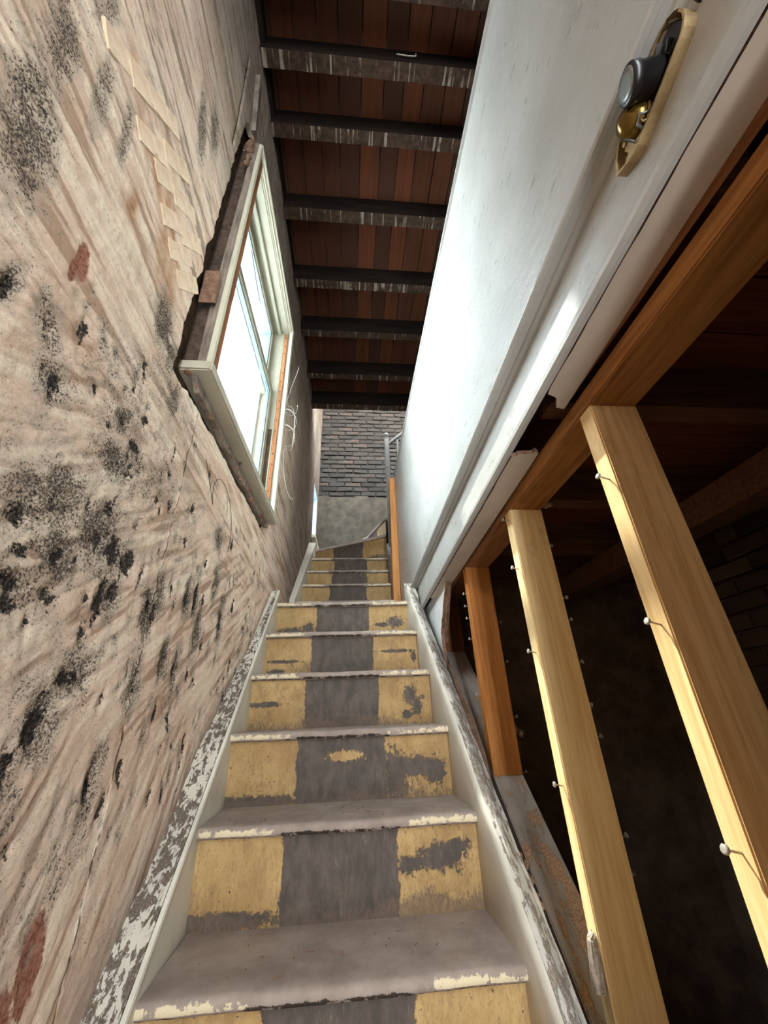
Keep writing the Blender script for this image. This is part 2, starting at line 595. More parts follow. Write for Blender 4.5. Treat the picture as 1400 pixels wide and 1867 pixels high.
def gridmesh(name, P, mats, parent, attrs=None, keep=None, smooth=True):
    """P: (ni,nj,3) world points; keep: (ni-1,nj-1) bool"""
    ni, nj = P.shape[:2]
    idx = np.arange(ni * nj).reshape(ni, nj)
    q = np.stack([idx[:-1, :-1], idx[1:, :-1], idx[1:, 1:], idx[:-1, 1:]], -1).reshape(-1, 4)
    if keep is not None:
        q = q[keep.reshape(-1)]
    me = bpy.data.meshes.new(name)
    off = np.array(OFF[parent.name]) if parent else np.zeros(3)
    me.vertices.add(ni * nj)
    me.vertices.foreach_set('co', (P.reshape(-1, 3) - off).astype(np.float32).ravel())
    me.loops.add(q.size)
    me.loops.foreach_set('vertex_index', q.astype(np.int32).ravel())
    me.polygons.add(len(q))
    me.polygons.foreach_set('loop_start', np.arange(0, q.size, 4, dtype=np.int32))
    me.polygons.foreach_set('loop_total', np.full(len(q), 4, np.int32))
    me.update(calc_edges=True)
    for k, v in (attrs or {}).items():
        a = me.attributes.new(k, 'FLOAT', 'POINT')
        a.data.foreach_set('value', v.reshape(-1).astype(np.float32))
    return link(name, me, mats, parent, smooth)


# ------------------------------------------------------------------ dimensions
def WX(s):                       # face of the left wall (it runs a degree off the stairs)
    return -.49 + .0175 * (s - .5)


def WP(s, n, z):                 # point in left-wall coordinates
    return (WX(s) + n, s, z)


def wbox(name, s0, s1, n0, n1, z0, z1, mats, parent=None, bevel=0.0, **k):
    return hexa(name, [WP(s0, n0, z0), WP(s0, n1, z0), WP(s1, n1, z0), WP(s1, n0, z0),
                       WP(s0, n0, z1), WP(s0, n1, z1), WP(s1, n1, z1), WP(s1, n0, z1)], mats, parent, bevel, **k)


RISE, RUN = .2076, .2296


def nz(k):
    return 1.017 + RISE * (k - 5)


def ny(k):
    return 1.081 + RUN * (k - 5)


def nl(y):                       # nosing line of the lower flight
    return 1.017 + (y - 1.081) * RISE / RUN


def xl(y):
    return -.385 - .0190 * (y - 1.081)


def xr(y):
    return .355 - .0190 * (y - 1.081)


Y0, Y1 = -1.8, 4.6               # front wall, back wall
CEIL = 4.79
HEADY = 3.45
ROOF = 6.6
W1 = (.89, 1.96, 2.41, 3.93)     # outer rectangle of the big window (s0,s1,z0,z1)
W2 = (4.06, 4.46, 3.28, 3.98)

# ------------------------------------------------------------------ the setting
fl = box('floor', (-.8, Y0, -.12), (2.4, Y1 + .2, 0), 'floor')
props(fl, 'bare dusty ground floor at the foot of the stairs', kind='structure')


# left wall: masonry body behind, plaster skin in front
def left_wall():
    root = thing('wall_left', (WX(1), 1, 0), 'tall pinkish plaster wall, peeling and pitted, left of the stairs', kind='structure')
    t0, t1 = -.17, -.03
    s0, s1, z0, z1 = W1
    a0, a1, b0, b1 = W2
    holes = [('masonry', Y0 - .2, s0, 0, ROOF), ('masonry', s0, s1, 0, z0), ('masonry', s0, s1, z1, ROOF),
             ('masonry', s1, a0, 0, ROOF), ('masonry', a0, a1, 0, b0), ('masonry', a0, a1, b1, ROOF), ('masonry', a1, Y1 + .2, 0, ROOF)]
    for nme, p, q, r, t in holes:
        wbox(nme, p, q, t0, t1, r, t, 'mortar', root)

    # plaster skin, densely modelled where it is seen
    def skin(S, Z, seed=0):
        s, z = np.meshgrid(S, Z, indexing='ij')
        broad = fbm(s * 2.2, z * 2.2, 3, 4) - .5
        mid = fbm(s * 9, z * 7, 11, 4) - .5
        streak = fbm(s * 26, z * 4.5, 23, 4) - .5           # vertical scrapes low down
        hstreak = fbm(s * 4, z * 24, 29, 4) - .5             # level scrapes higher up
        fine = fbm(s * 95, z * 95, 31, 3) - .5

        def lay(ang, fa, fc, seed):       # scrape marks along one direction
            c_, d_ = math.cos(ang), math.sin(ang)
            al, ac = s * c_ + z * d_, -s * d_ + z * c_
            ac = ac + .02 * (fbm(al * 4, ac * 4, seed + 3, 3) - .5)
            return fbm(al * fa, ac * fc, seed, 4) - .5
        w1 = sstep(1.85, 2.25, z)
        w3 = 1 - sstep(1.30, 1.62, z)
        w2 = 1 - np.maximum(w1, w3)
        sk = lay(-.14, 3.5, 34, 23) * w1 + lay(.55, 5, 34, 29) * w2 + lay(1.12, 4, 30, 37) * w3
        sk2 = lay(-.10, 7, 80, 123) * w1 + lay(.60, 9, 75, 129) * w2 + lay(1.15, 7, 70, 137) * w3
        n = .005 * broad + .0012 * mid + .0020 * sk + .0020 * sk2 + .0034 * fine
        streak = np.clip(.5 + 1.0 * sk + .9 * sk2, 0, 1)
        gray = np.zeros_like(s)
        pit = np.zeros_like(s)
        red = np.zeros_like(s)
        warm = np.zeros_like(s)

        def blob(A, cs, cz, rs, rz, ang=0, amp=1.0):
            c, d = math.cos(ang), math.sin(ang)
            u, v = s - cs, z - cz
            p, q = (u * c + v * d) / rs, (-u * d + v * c) / rz
            np.maximum(A, amp * np.exp(-(p * p + q * q) ** 1.2 * .9), out=A)
        # speckled cement patches: s, z, rs, rz, tilt
        for b in [(.30, 2.30, .045, .13, .3), (.27, 2.52, .03, .06, .2), (.392, 2.04, .018, .035, 0), (.47, 2.05, .025, .05, .5), (.51, 1.98, .03, .04, .6), (.56, 1.79, .04, .05, 0),
                  (.62, 1.82, .06, .06, .2), (.66, 1.73, .05, .05, 0), (.60, 1.66, .04, .035, 0), (.74, 1.80, .06, .07, 0),
                  (.82, 1.79, .05, .05, 0), (.83, 1.70, .035, .05, .3), (.72, 1.96, .04, .045, .6), (.78, 2.01, .035, .03, -.4),
                  (.70, 2.05, .03, .03, 0), (.79, 1.56, .05, .035, .7), (.75, 1.47, .035, .06, .4), (.70, 1.41, .03, .035, .5),
                  (.93, 1.38, .02, .06, .2), (.99, 1.71, .03, .06, .2), (1.03, 1.77, .03, .06, .2), (1.12, 1.62, .02, .06, 0),
                  (1.19, 1.80, .025, .07, .1), (1.25, 1.82, .02, .07, .1), (1.20, 1.60, .02, .06, 0), (1.00, 1.55, .03, .06, .2),
                  (.60, 3.2, .03, .12, .3), (.65, 3.36, .03, .12, .3), (.28, 2.76, .02, .06, 0), (.35, 2.58, .02, .09, .2),
                  (.42, 2.62, .015, .08, .2), (.72, 2.40, .04, .07, .3), (.80, 2.36, .03, .05, 0), (.86, 2.25, .03, .05, 0),
                  (1.30, 1.72, .03, .08, 0), (1.4, 1.9, .03, .08, 0), (1.5, 1.8, .03, .08, 0), (1.35, 2.06, .04, .04, .4)]:
            blob(gray, b[0], b[1], b[2] * 1.25, b[3] * 1.25, b[4], .92)
            if b[1] < 2.1:
                blob(pit, b[0], b[1], b[2] * .7, b[3] * .6, b[4], .42)
        for b in [(.556, 1.752, .018, .017), (.584, 1.708, .014, .012), (.59, 1.66, .02, .012), (.66, 1.72, .013, .012), (.70, 1.735, .013, .009),
                  (.67, 1.66, .015, .014), (.60, 1.63, .018, .012), (.80, 1.79, .022, .03), (.86, 1.79, .02, .03), (.80, 1.69, .015, .04),
                  (.84, 1.72, .012, .03), (.76, 2.03, .02, .012), (.99, 1.72, .012, .028), (1.02, 1.71, .01, .03), (.735, 1.475, .018, .03),
                  (.78, 1.545, .024, .015), (.70, 1.42, .016, .02), (.392, 2.035, .008, .018), (.52, 1.97, .012, .02), (.925, 1.37, .01, .035),
                  (.77, 1.96, .012, .02), (1.19, 1.80, .01, .03), (1.25, 1.81, .01, .04)]:
            blob(pit, b[0], b[1], b[2] * 1.3, b[3] * 1.3, 0, .80)
        r2 = np.random.default_rng(3)
        for i in range(380):
            cs, cz = r2.uniform(.45, 2.2), r2.uniform(1.25, 2.25)
            blob(gray if i % 3 else pit, cs, cz, r2.uniform(.008, .02), r2.uniform(.012, .045), r2.uniform(-.3, .5), r2.uniform(.45, .72))
        for b in [(.466, 2.225, .018, .045, .3), (.46, 2.19, .012, .03, 0), (.89, 1.15, .03, .07, .2), (.855, 1.09, .03, .06, .2), (.615, 1.715, .015, .012, 0)]:
            blob(red, *b, 1.0)
        for b in [(.38, 2.79, .02, .07, .8), (.44, 2.72, .02, .08, .8), (.52, 2.70, .025, .09, .8), (.60, 2.69, .025, .09, .8), (.66, 2.64, .02, .10, .8), (.52, 2.85, .02, .07, .8), (.63, 2.56, .03, .12, .3),
                  (.70, 2.5, .03, .1, .3), (.5, 2.5, .02, .05, 0)]:
            blob(warm, *b, .8)
        warm = np.clip(warm * (.4 + 1.2 * fbm(s * 30, z * 30, 41, 3)), 0, 1)
        # broad speckle fields
        gray = np.maximum(gray, .34 * sstep(.46, .70, fbm(s * 3.2, z * 2.6, 57, 4)))
        rough = fbm(s * 55, z * 48, 141, 4) - .5
        gray = gray + .55 * rough * (gray > .03) - .45 * sk2
        pit = pit + .6 * (fbm(s * 75, z * 60, 151, 3) - .5) * (pit > .03)
        soot_shade = sstep(2.9, 4.3, z + .7 * (fbm(s * 3, z * 2, 61, 3) - .5) - .25 * sstep(1.8, 3.6, s)) * .85  # stain near the ceiling, with the shade up there painted in
        soot_shade = np.maximum(soot_shade, .95 * sstep(3.3, 3.6, s) * np.ones_like(z))  # far strip painted darker to hold its light down
        soot_shade = np.maximum(soot_shade, .75 * sstep(1.9, 3.1, s + .4 * (fbm(s * 5, z * 2, 63, 3) - .5)) * sstep(2.05, 2.3, z))  # shade on the wall by the landing painted as darker colour
        n = n - .004 * np.clip(gray, 0, 1) * (.6 + .8 * fbm(s * 60, z * 60, 71, 2)) - .006 * np.clip(pit, 0, 1) - .003 * red
        # a long level plank-like scar high on the left and a crack above the window
        d1 = np.abs((z - 2.37) - .1 * (s - .3)) / .03
        n += .008 * np.exp(-d1 ** 4) * sstep(.2, .25, s) * (1 - sstep(.5, .62, s))
        crack = np.abs((s - .74) + .12 * (z - 3.9) - .01 * (fbm(z * 9, z * 0, 5, 3) - .5))
        n -= .03 * np.exp(-(crack / .006) ** 2) * sstep(3.55, 3.62, z) * (1 - sstep(4.2, 4.3, z))
        # ragged break round the window
        a, b, c, d = W1
        dx = np.maximum(a - s, s - b)
        dz = np.maximum(c - z, z - d)
        dist = np.maximum(dx, dz)
        rag = .018 + .022 * sstep(a + .02, a - .01, s) + .036 * (fbm(s * 14, z * 14, 81, 4)) - .03 * sstep(b - .05, b + .02, s) - .02 * sstep(d - .02, d + .03, z) + .006
        k1 = dist > np.maximum(rag, .002)
        a, b, c, d = W2
        k2 = np.maximum(np.maximum(a - s, s - b), np.maximum(c - z, z - d)) > .004
        kv = k1 & k2
        n = n - .02 * sstep(.02, .0, dist - rag) * k1
        keep = kv[:-1, :-1] & kv[1:, :-1] & kv[1:, 1:] & kv[:-1, 1:]
        P = np.stack([-.49 + .0175 * (s - .5) + n, s, z], -1)
        return P, dict(streak=streak, high=sstep(2.3, 2.9, z), gray=np.clip(gray, 0, 1), pit=np.clip(pit, 0, 1), red=red, warm=warm, soot_shade=soot_shade), keep

    S = np.concatenate([np.arange(-.60, .10, .010), np.arange(.10, 1.0, .0045), np.arange(1.0, 2.3, .007), np.arange(2.3, Y1 + .01, .014)])
    Z = np.concatenate([np.arange(.75, 2.9, .0055), np.arange(2.9, 4.95, .009)])
    P, at, keep = skin(S, Z)
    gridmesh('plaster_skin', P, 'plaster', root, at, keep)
    for nme, S, Z in [('plaster_lower', np.linspace(Y0, Y1, 60), np.linspace(-.01, .75, 20)),
                      ('plaster_front', np.linspace(Y0, -.60, 40), np.linspace(.75, 4.95, 60)),
                      ('plaster_top', np.linspace(Y0, Y1, 60), np.linspace(4.95, ROOF, 20))]:
        P, at, keep = skin(S, Z)
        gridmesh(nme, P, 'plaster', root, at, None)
    # exposed brick faces showing through the thin wash, upper left
    r3 = random.Random(5)
    faces = [(.345, 2.765), (.41, 2.825), (.48, 2.745), (.565, 2.765), (.63, 2.70), (.695, 2.665), (.76, 2.635), (.475, 2.90), (.565, 2.865), (.65, 2.82), (.72, 2.775)]
    shapes = []
    for k in range(5):
        bm = bmesh.new()
        hw, hh = .078 + .014 * r3.random(), .024 + .004 * r3.random()
        q = [(-1, -1), (-.4, -1), (.3, -1), (1, -1), (1, -.2), (1, 1), (.4, 1), (-.3, 1), (-1, 1), (-1, .2)]
        poly = [(u * hw * r3.uniform(.93, 1), v * hh * r3.uniform(.86, 1)) for u, v in q]
        top = [bm.verts.new((.013 + r3.uniform(-.001, .001), u * .93, v * .92)) for u, v in poly]
        bot = [bm.verts.new((-.03, u, v)) for u, v in poly]
        bm.faces.new(top)
        for i in range(10):
            bm.faces.new((bot[i], bot[(i + 1) % 10], top[(i + 1) % 10], top[i]))
        bmesh.ops.recalc_face_normals(bm, faces=bm.faces)
        me = bpy.data.meshes.new('brick')
        bm.to_mesh(me)
        bm.free()
        me.materials.append(M['brickface'])
        shapes.append(me)
    for i, (s, z) in enumerate(faces):
        o = bpy.data.objects.new('brick', shapes[i % 5])
        COL.objects.link(o)
        o.parent = root
        o.location = Vector(WP(s, r3.uniform(-.0125, -.0105), z)) - OFF[root.name]
        o.rotation_euler = (.84 + r3.uniform(-.08, .08), r3.uniform(-.01, .01), r3.uniform(-.012, .012))
    # torn wood slab leaning out above the window corner and brick chip beside the casing
    prism('plaster_flake', [(.855, 4.02), (.865, 3.99), (.80, 4.33), (.79, 4.42), (.775, 4.36)], lambda u, v, t: WP(u, t, v), .0, .022, 'graywood', root)
    prism('brick_chip', [(.86, 2.86), (.885, 2.83), (.885, 2.72), (.868, 2.70)], lambda u, v, t: WP(u, t, v), -.02, .03, 'rawedge', root)
    for k in range(26):      # crumbling plaster lumps along the underside and near side of the window
        if k < 18:
            s, z = .87 + k * .062, W1[2] - .02 - .018 * r3.random()
        else:
            s, z = W1[0] - .012 - .015 * r3.random(), W1[3] - .03 - (k - 18) * .035
        lumps.append((WP(s, .005 + .012 * r3.random(), z), .010 + .012 * r3.random()))
    return root


def chunk(bm, c, r, rnd):
    v = bmesh.ops.create_icosphere(bm, subdivisions=1, radius=r)['verts']
    sx, sy, sz = rnd.uniform(.6, 1.3), rnd.uniform(.6, 1.3), rnd.uniform(.6, 1.3)
    for x in v:
        x.co = Vector((x.co.x * sx, x.co.y * sy, x.co.z * sz)) * rnd.uniform(.75, 1.2) + Vector(c)


t = NT('thin_washed_brick_face')
t.obj()
a = t.noise(30, (1, 1, 1), 5, .7)
M['brickface'] = None
col = t.mix(t.ramp(a, .35, .7), lin((240, 216, 188)), lin((222, 192, 162)))
t.bump(t.noise(60, (1, .6, 3), 5, .7), .003, .6)
M['brickface'] = t.done(col, .95, .1)

lumps = []
wl = left_wall()
bm = bmesh.new()
rr = random.Random(2)
for c, r in lumps:
    chunk(bm, c, r, rr)
me = bpy.data.meshes.new('plaster_crumbs')
bm.to_mesh(me)
bm.free()
me.transform(Matrix.Translation(-OFF[wl.name]))
props(link('plaster_crumbs', me, 'rawedge', wl), kind='stuff')

# back wall: parged below, limewashed brick above (each brick its own piece)
bw = thing('wall_back', (1.0, Y1, 0), 'grey limewashed brick wall at the head of the stairs', kind='structure')
box('masonry', (-.8, Y1 + .008, 0), (2.4, Y1 + .3, ROOF), 'limemortar', bw)
S = np.linspace(-.5, 2.4, 150)
Z = np.linspace(0, 4.2, 210)
s, z = np.meshgrid(S, Z, indexing='ij')
n = .014 * (fbm(s * 6, z * 6, 91, 5) - .5)
top = 4.10 + .06 * (fbm(s * 5, z * 0, 92, 3) - .5)
kv = z < top
gridmesh('parging', np.stack([s, Y1 - .012 + n, z], -1)[::-1], 'backplaster', bw, None, (kv[:-1, :-1] & kv[1:, 1:])[::-1])
r3 = random.Random(11)
bshapes = []
for k in range(6):
    me = bpy.data.meshes.new('brick')
    bm = bmesh.new()
    bmesh.ops.create_cube(bm, size=1)
    for v in bm.verts:
        v.co = Vector((v.co.x * .198, v.co.y * .07, v.co.z * .060))
    bmesh.ops.bevel(bm, geom=[e for e in bm.edges if all(v.co.y < 0 for v in e.verts)], offset=.006, segments=1, affect='EDGES')
    for v in bm.verts:
        if v.co.y < .02:
            v.co += Vector((r3.uniform(-.004, .004), r3.uniform(-.006, .004), r3.uniform(-.004, .004)))
    bm.to_mesh(me)
    bm.free()
    me.materials.append(M['brick'])
    bshapes.append(me)
row = 0
zz = 4.10
while zz < 5.85:
    x = -.50 + (.105 if row % 2 else 0) + r3.uniform(-.01, .01)
    while x < 1.3:
        o = bpy.data.objects.new('brick', bshapes[r3.randrange(6)])
        COL.objects.link(o)
        o.parent = bw
        o.location = Vector((x + .105, Y1 + .030 + r3.uniform(-.006, .006), zz + .037)) - OFF[bw.name]
        o.rotation_euler = (r3.uniform(-.05, .05), r3.uniform(-.03, .03), r3.uniform(-.03, .03))
        o.scale = (r3.uniform(.9, 1.04), 1, r3.uniform(.85, 1.08))
        x += .212
    zz += .0735
    row += 1
box('upper_wall_face', (-.8, Y1 + .0, 5.86), (2.4, Y1 + .03, ROOF), 'backplaster', bw)
box('side_wall_face', (1.42, Y1 + .0, 4.05), (2.4, Y1 + .03, 5.86), 'backplaster', bw)

# outer right wall, front wall with an added opening for fill daylight, roof over the stairwell
rw = box('wall_right', (2.4, Y0 - .2, 0), (2.6, Y1 + .3, ROOF), 'roomwall')
props(rw, 'plain plaster wall on the far side of the upper hall', kind='structure')
fw = thing('wall_front', (0, Y0, 0), 'front wall with an added tall opening for fill daylight behind the viewer', kind='structure')
DX0, DX1, DZ0, DZ = .17, .428, .20, 4.55       # added unseen opening, lets fill daylight onto stairs and left wall
box('wall_piece', (-.9, Y0 - .2, 0), (DX0, Y0, ROOF), 'roomwall', fw)
box('wall_piece', (DX1, Y0 - .2, 0), (2.6, Y0, ROOF), 'roomwall', fw)
box('wall_piece', (DX0, Y0 - .2, DZ), (DX1, Y0, ROOF), 'roomwall', fw)
box('wall_piece', (DX0, Y0 - .2, 0), (DX1, Y0, DZ0), 'roomwall', fw)
rf = box('roof_lid', (-.9, HEADY, ROOF), (2.6, Y1 + .3, ROOF + .1), 'roomwall')
props(rf, 'roof lid over the far stairwell', kind='structure')
lw = prism('wall_light_blocker', [(Y0, 0), (.56, 0), (.545, .6), (.53, 1.0), (.485, 1.13), (.45, 1.25), (.40, 1.33), (.365, 1.43), (.30, 1.52), (.26, 1.62), (.19, 1.72), (.15, 1.84), (.11, 1.92), (.10, 2.02), (Y0, 2.02)],
           lambda u, v, t: (t, u, v), .430, .488, 'pwhite', edgemat='rawedge')  # wall added out of view; its slanted edge shades the studs
props(lw, 'added plaster wall, unseen, keeping front light off the studs', kind='structure')
pw = box('wall_partition', (.56, 2.30, 0), (.64, Y1, 2.05), 'dark')
props(pw, 'dark wall under the upper flight', kind='structure')

# dark room behind the studs
dr = thing('wall_lower_room', (1.75, 1, 0), 'dark brick wall deep in the unlit lower room', kind='structure')
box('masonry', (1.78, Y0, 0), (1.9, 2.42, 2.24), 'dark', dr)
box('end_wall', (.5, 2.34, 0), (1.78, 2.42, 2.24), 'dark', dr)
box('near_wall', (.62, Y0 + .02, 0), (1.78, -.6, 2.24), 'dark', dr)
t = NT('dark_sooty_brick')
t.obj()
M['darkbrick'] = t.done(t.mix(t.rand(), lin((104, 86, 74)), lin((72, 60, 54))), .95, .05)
me = bpy.data.meshes.new('brick')
bm = bmesh.new()
bmesh.ops.create_cube(bm, size=1)
for v in bm.verts:
    v.co = Vector((v.co.x * .05, v.co.y * .205, v.co.z * .064))
bmesh.ops.bevel(bm, geom=[e for e in bm.edges if all(v.co.x < 0 for v in e.verts)], offset=.006, segments=1, affect='EDGES')
bm.to_mesh(me)
bm.free()
me.materials.append(M['darkbrick'])
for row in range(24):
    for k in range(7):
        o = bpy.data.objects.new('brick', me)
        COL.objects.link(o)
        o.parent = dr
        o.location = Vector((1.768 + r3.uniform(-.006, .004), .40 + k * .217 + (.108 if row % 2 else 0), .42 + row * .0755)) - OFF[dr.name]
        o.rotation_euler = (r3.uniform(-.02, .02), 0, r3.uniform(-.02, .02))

# ceiling: boards on joists, the lath nail marks on the joists' undersides
ce = thing('ceiling', (0, 0, CEIL), 'open dark ceiling of rough joists under reddish roof boards', kind='structure')
box('cover', (-.9, Y0 - .2, CEIL + .026), (2.6, HEADY + .02, CEIL + .06), 'dark', ce)
x = -.56
while x < 1.5:
    w = .128 + r3.uniform(-.012, .01)
    zz = r3.uniform(-.004, .004)
    o = box('board', (x + .002, Y0, CEIL + zz), (x + w - .003, HEADY, CEIL + .024 + zz), 'board', ce, .002)
    x += w
box('board', (x, Y0, CEIL), (2.4, HEADY, CEIL + .024), 'board', ce)
jy = [(-1.6, .075), (-1.15, .075), (-.7, .075), (-.26, .075), (.12, .075), (.462, .075), (.737, .073), (1.03, .068), (1.463, .077), (1.96, .07), (2.424, .07), (2.94, .07), (3.376, .085)]
for i, (y, w) in enumerate(jy):
    d = r3.uniform(-.008, .008)
    box('joist', (-.56, y, 4.60 + d), (2.4, y + w, CEIL - .004), ['joist', 'joist_bottom'], ce, 0, mi=[1, 0, 0, 0, 0, 0])
# ends of plaster keys along the wall plate
box('wall_plate', (-.56, Y0, 4.66), (-.462, HEADY, CEIL - .002), 'joist', ce)
# old white bracket nailed to a joist
wb = thing('wire_bracket', (.30, .735, 4.66), 'thin white bent wire bracket nailed to the dark ceiling joist', 'bracket')
tube('wire_arm', [(.24, .725, 4.665), (.30, .725, 4.655), (.345, .722, 4.65)], .003, 'wirew', wb)
tube('wire_hook', [(.345, .722, 4.65), (.348, .722, 4.69)], .003, 'wirew', wb)


# ------------------------------------------------------------------ windows
def window_big():
    s0, s1, z0, z1 = W1
    w = thing('window_1', WP(1.42, 0, z0), 'big cream sash window set in the pink plaster wall', kind='structure')
    # near side: torn grey casing edge, cream lip, bare brown stop
    wbox('casing', s0, s0 + .055, .012, .046, z0 + .03, z1, 'graywood', w, .002, cuts=5, jit=.0025)
    wbox('jamb', s0 + .012, s0 + .055, -.16, .012, z0 + .03, z1, 'mortar', w)
    wbox('casing_lip', s0 - .001, s0 + .02, .040, .056, z0 + .04, z1 - .01, 'cream', w, .002)
    wbox('window_stop', s0 + .021, s0 + .066, .030, .050, z0 + .05, z1 - .06, 'brownstrip', w, .003)
    wbox('window_stop', s0 + .066, s0 + .078, .0, .040, z0 + .05, z1 - .10, 'brownstrip', w, .003)
    wbox('sash_lock', s0 + .078, s0 + .115, .01, .022, 3.325, 3.345, 'brownstrip', w, .002)
    # far side jamb facing the viewer
    wbox('jamb', s1 - .05, s1 - .012, -.16, .040, z0 + .03, z1 - .03, 'creamskydim', w, .002)
    wbox('jamb_liner', s1 - .056, s1 - .05, -.03, -.005, 3.02, z1 - .06, 'creamskydim', w, .001)
    dk = wbox('sash_channel', s1 - .054, s1 - .05, -.032, -.004, z0 + .05, 3.02, 'mortar', w)
    wbox('bead', s1 - .058, s1 - .05, -.004, .004, z0 + .05, z1 - .07, 'creamskydim', w, .001)
    st = wbox('jamb_strip', s1 - .060, s1 - .048, .006, .028, z0 + .05, z1 - .07, 'orangestrip', w, .001)
    bm = bmesh.new()
    for k in range(17):
        zz = z0 + .10 + k * .082 + random.uniform(-.01, .01)
        bmesh.ops.create_cone(bm, segments=8, radius1=.0035, radius2=.0035, depth=.003, cap_ends=True,
                              matrix=Matrix.Translation(Vector(WP(s1 - .0602, .017 + random.uniform(-.003, .003), zz))) @ Matrix.Rotation(math.pi / 2, 4, 'X'))
    me = bpy.data.meshes.new('nail_holes')
    bm.to_mesh(me)
    bm.free()
    me.transform(Matrix.Translation(-OFF[w.name]))
    link('nail_holes', me, 'joist', st)
    wbox('casing_edge', s1 - .05, s1 - .012, .036, .056, z0 + .03, z1 - .02, 'cream', w, .002)
    wbox('outer_stop', s1 - .075, s1 - .05, -.16, -.10, z0 + .05, z1 - .05, 'paleblue', w)
    wbox('outer_stop', s0 + .055, s0 + .075, -.16, -.10, z0 + .05, z1 - .05, 'paleblue', w)
    # head
    wbox('head', s0 + .01, s1 - .012, -.16, .030, z1 - .055, z1 - .01, 'creamskydim', w, .002)
    for k, (a, b, dz) in enumerate([(.026, .036, .050), (.034, .046, .040), (.044, .058, .024)]):
        wbox('head_moulding', s0 + .004, s1 - .010, a, b, z1 - dz, z1, 'cream', w, .003)
    wbox('head_stop', s0 + .06, s1 - .05, -.040, -.018, z1 - .075, z1 - .055, 'creamskydim', w, .003)
    wbox('outer_head_stop', s0 + .06, s1 - .05, -.16, -.10, z1 - .105, z1 - .055, 'paleblue', w)
    # sill board, worn on top, with the broken apron below
    wbox('sill', s0 - .012, s1 + .005, -.16, .066, z0 - .004, z0 + .036, 'creamworn', w, .006, cuts=3, jit=.0015)
    r = random.Random(9)
    pts = [(s0 + .01, z0 - .006)] + [(s0 + .05 + k * .088, z0 - .03 - .022 * r.random()) for k in range(12)] + [(s1 - .01, z0 - .006)]
    prism('apron', pts, lambda u, v, t: WP(u, t, v), .002, .018, 'graywood', w)
    # sashes
    A, B = s0 + .075, s1 - .052

    def sash(nm, n0, n1, za, zb, st_, top, bot):
        f = wbox(nm, A, A + st_, n0, n1, za, zb, 'creamskydim', w, .002)
        wbox('stile', B - st_, B, n0, n1, za, zb, 'creamskydim', f, .002)
        wbox('rail', A + st_, B - st_, n0, n1, zb - top, zb, 'creamskydim', f, .002)
        wbox('rail', A + st_, B - st_, n0, n1, za, za + bot, 'creamskydim', f, .002)
        i0, i1 = (n0 + n1) / 2 - .012, (n0 + n1) / 2 + .006
        wbox('glazing_bead', B - st_ - .012, B - st_, i0, i1, za + bot, zb - top, 'paleblue', f)
        wbox('glazing_bead', A + st_, B - st_ - .012, i0, i1, zb - top - .012, zb - top, 'paleblue', f)
        wbox('pane', A + st_, B - st_ - .012, (n0 + n1) / 2 - .002, (n0 + n1) / 2 + .002, za + bot, zb - top - .012, 'glass', f)
        return f
    sash('upper_sash', -.098, -.066, 3.29, z1 - .06, .045, .05, .035)
    sash('lower_sash', -.060, -.028, z0 + .036, 3.335, .048, .045, .06)
    return w


win = window_big()
portal('window_daylight_portal', WP((W1[0] + W1[1]) / 2, -.13, (W1[2] + W1[3]) / 2), (1.42, .95), (1, 0, 0))


def window_small():
    s0, s1, z0, z1 = W2
    w = thing('window_2', WP((s0 + s1) / 2, 0, z0), 'narrow window glowing pale blue at the top of the stairs', kind='structure')
    for nm, a, b, c, d in [('jamb', s0, s0 + .03, z0, z1), ('jamb', s1 - .03, s1, z0, z1), ('head', s0 + .03, s1 - .03, z1 - .03, z1)]:
        wbox(nm, a, b, -.17, .0, c, d, 'palepaint', w)
    wbox('sill', s0 - .02, s1 + .02, -.17, .045, z0 - .03, z0 + .01, 'cream', w, .004)
    a, b, c, d = s0 + .03, s1 - .03, z0 + .01, z1 - .03
    f = wbox('sash', a, a + .035, -.15, -.12, c, d, 'palepaint', w)
    wbox('stile', b - .035, b, -.15, -.12, c, d, 'palepaint', f)
    wbox('rail', a + .035, b - .035, -.15, -.12, c, c + .05, 'palepaint', f)
    wbox('rail', a + .035, b - .035, -.15, -.12, d - .04, d, 'palepaint', f)
    wbox('pane', a + .035, b - .035, -.137, -.133, c + .05, d - .04, 'dimblueglass', f)
    return w


window_small()
portal('far_window_daylight_portal', WP((W2[0] + W2[1]) / 2, -.165, (W2[2] + W2[3]) / 2), (.66, .42), (1, 0, 0))
portal('front_opening_fill_portal', ((DX0 + DX1) / 2, Y0 - .1, (DZ0 + DZ) / 2), (DX1 - DX0, DZ - DZ0), (0, 1, 0))  # guides sky through the added front opening


# ------------------------------------------------------------------ white wall beside the stairs
def topz(y):
    return 3.245 + .045 * y


def mz(y):
    return 2.305 - .040 * y


def gz(y):
    return 2.108 - .048 * y


WE = 2.97
X0 = .40
kw = thing('wall_stair', (X0, 1, gz(1)), 'white painted half wall with moulding along the right of the stairs', kind='structure')
ys = [Y0 + .01, -.9, 0, .5, 1, 1.5, 2, 2.5, WE]


def along(fn, lst=ys):
    return [(lambda a, b, y=y: fn(a, b, y)) for y in lst]


sweep('panel', [(0, 0), (.10, 0), (.10, 1), (0, 1)], along(lambda a, b, y: (X0 + a, y, mz(y) - .06 if b == 0 else topz(y))), 'fascia', kw)
sweep('top_cap', [(-.010, 0), (.11, 0), (.11, .016), (-.006, .016), (-.010, .010)], along(lambda a, b, y: (X0 + a, y, topz(y) + b)), 'fascia', kw)
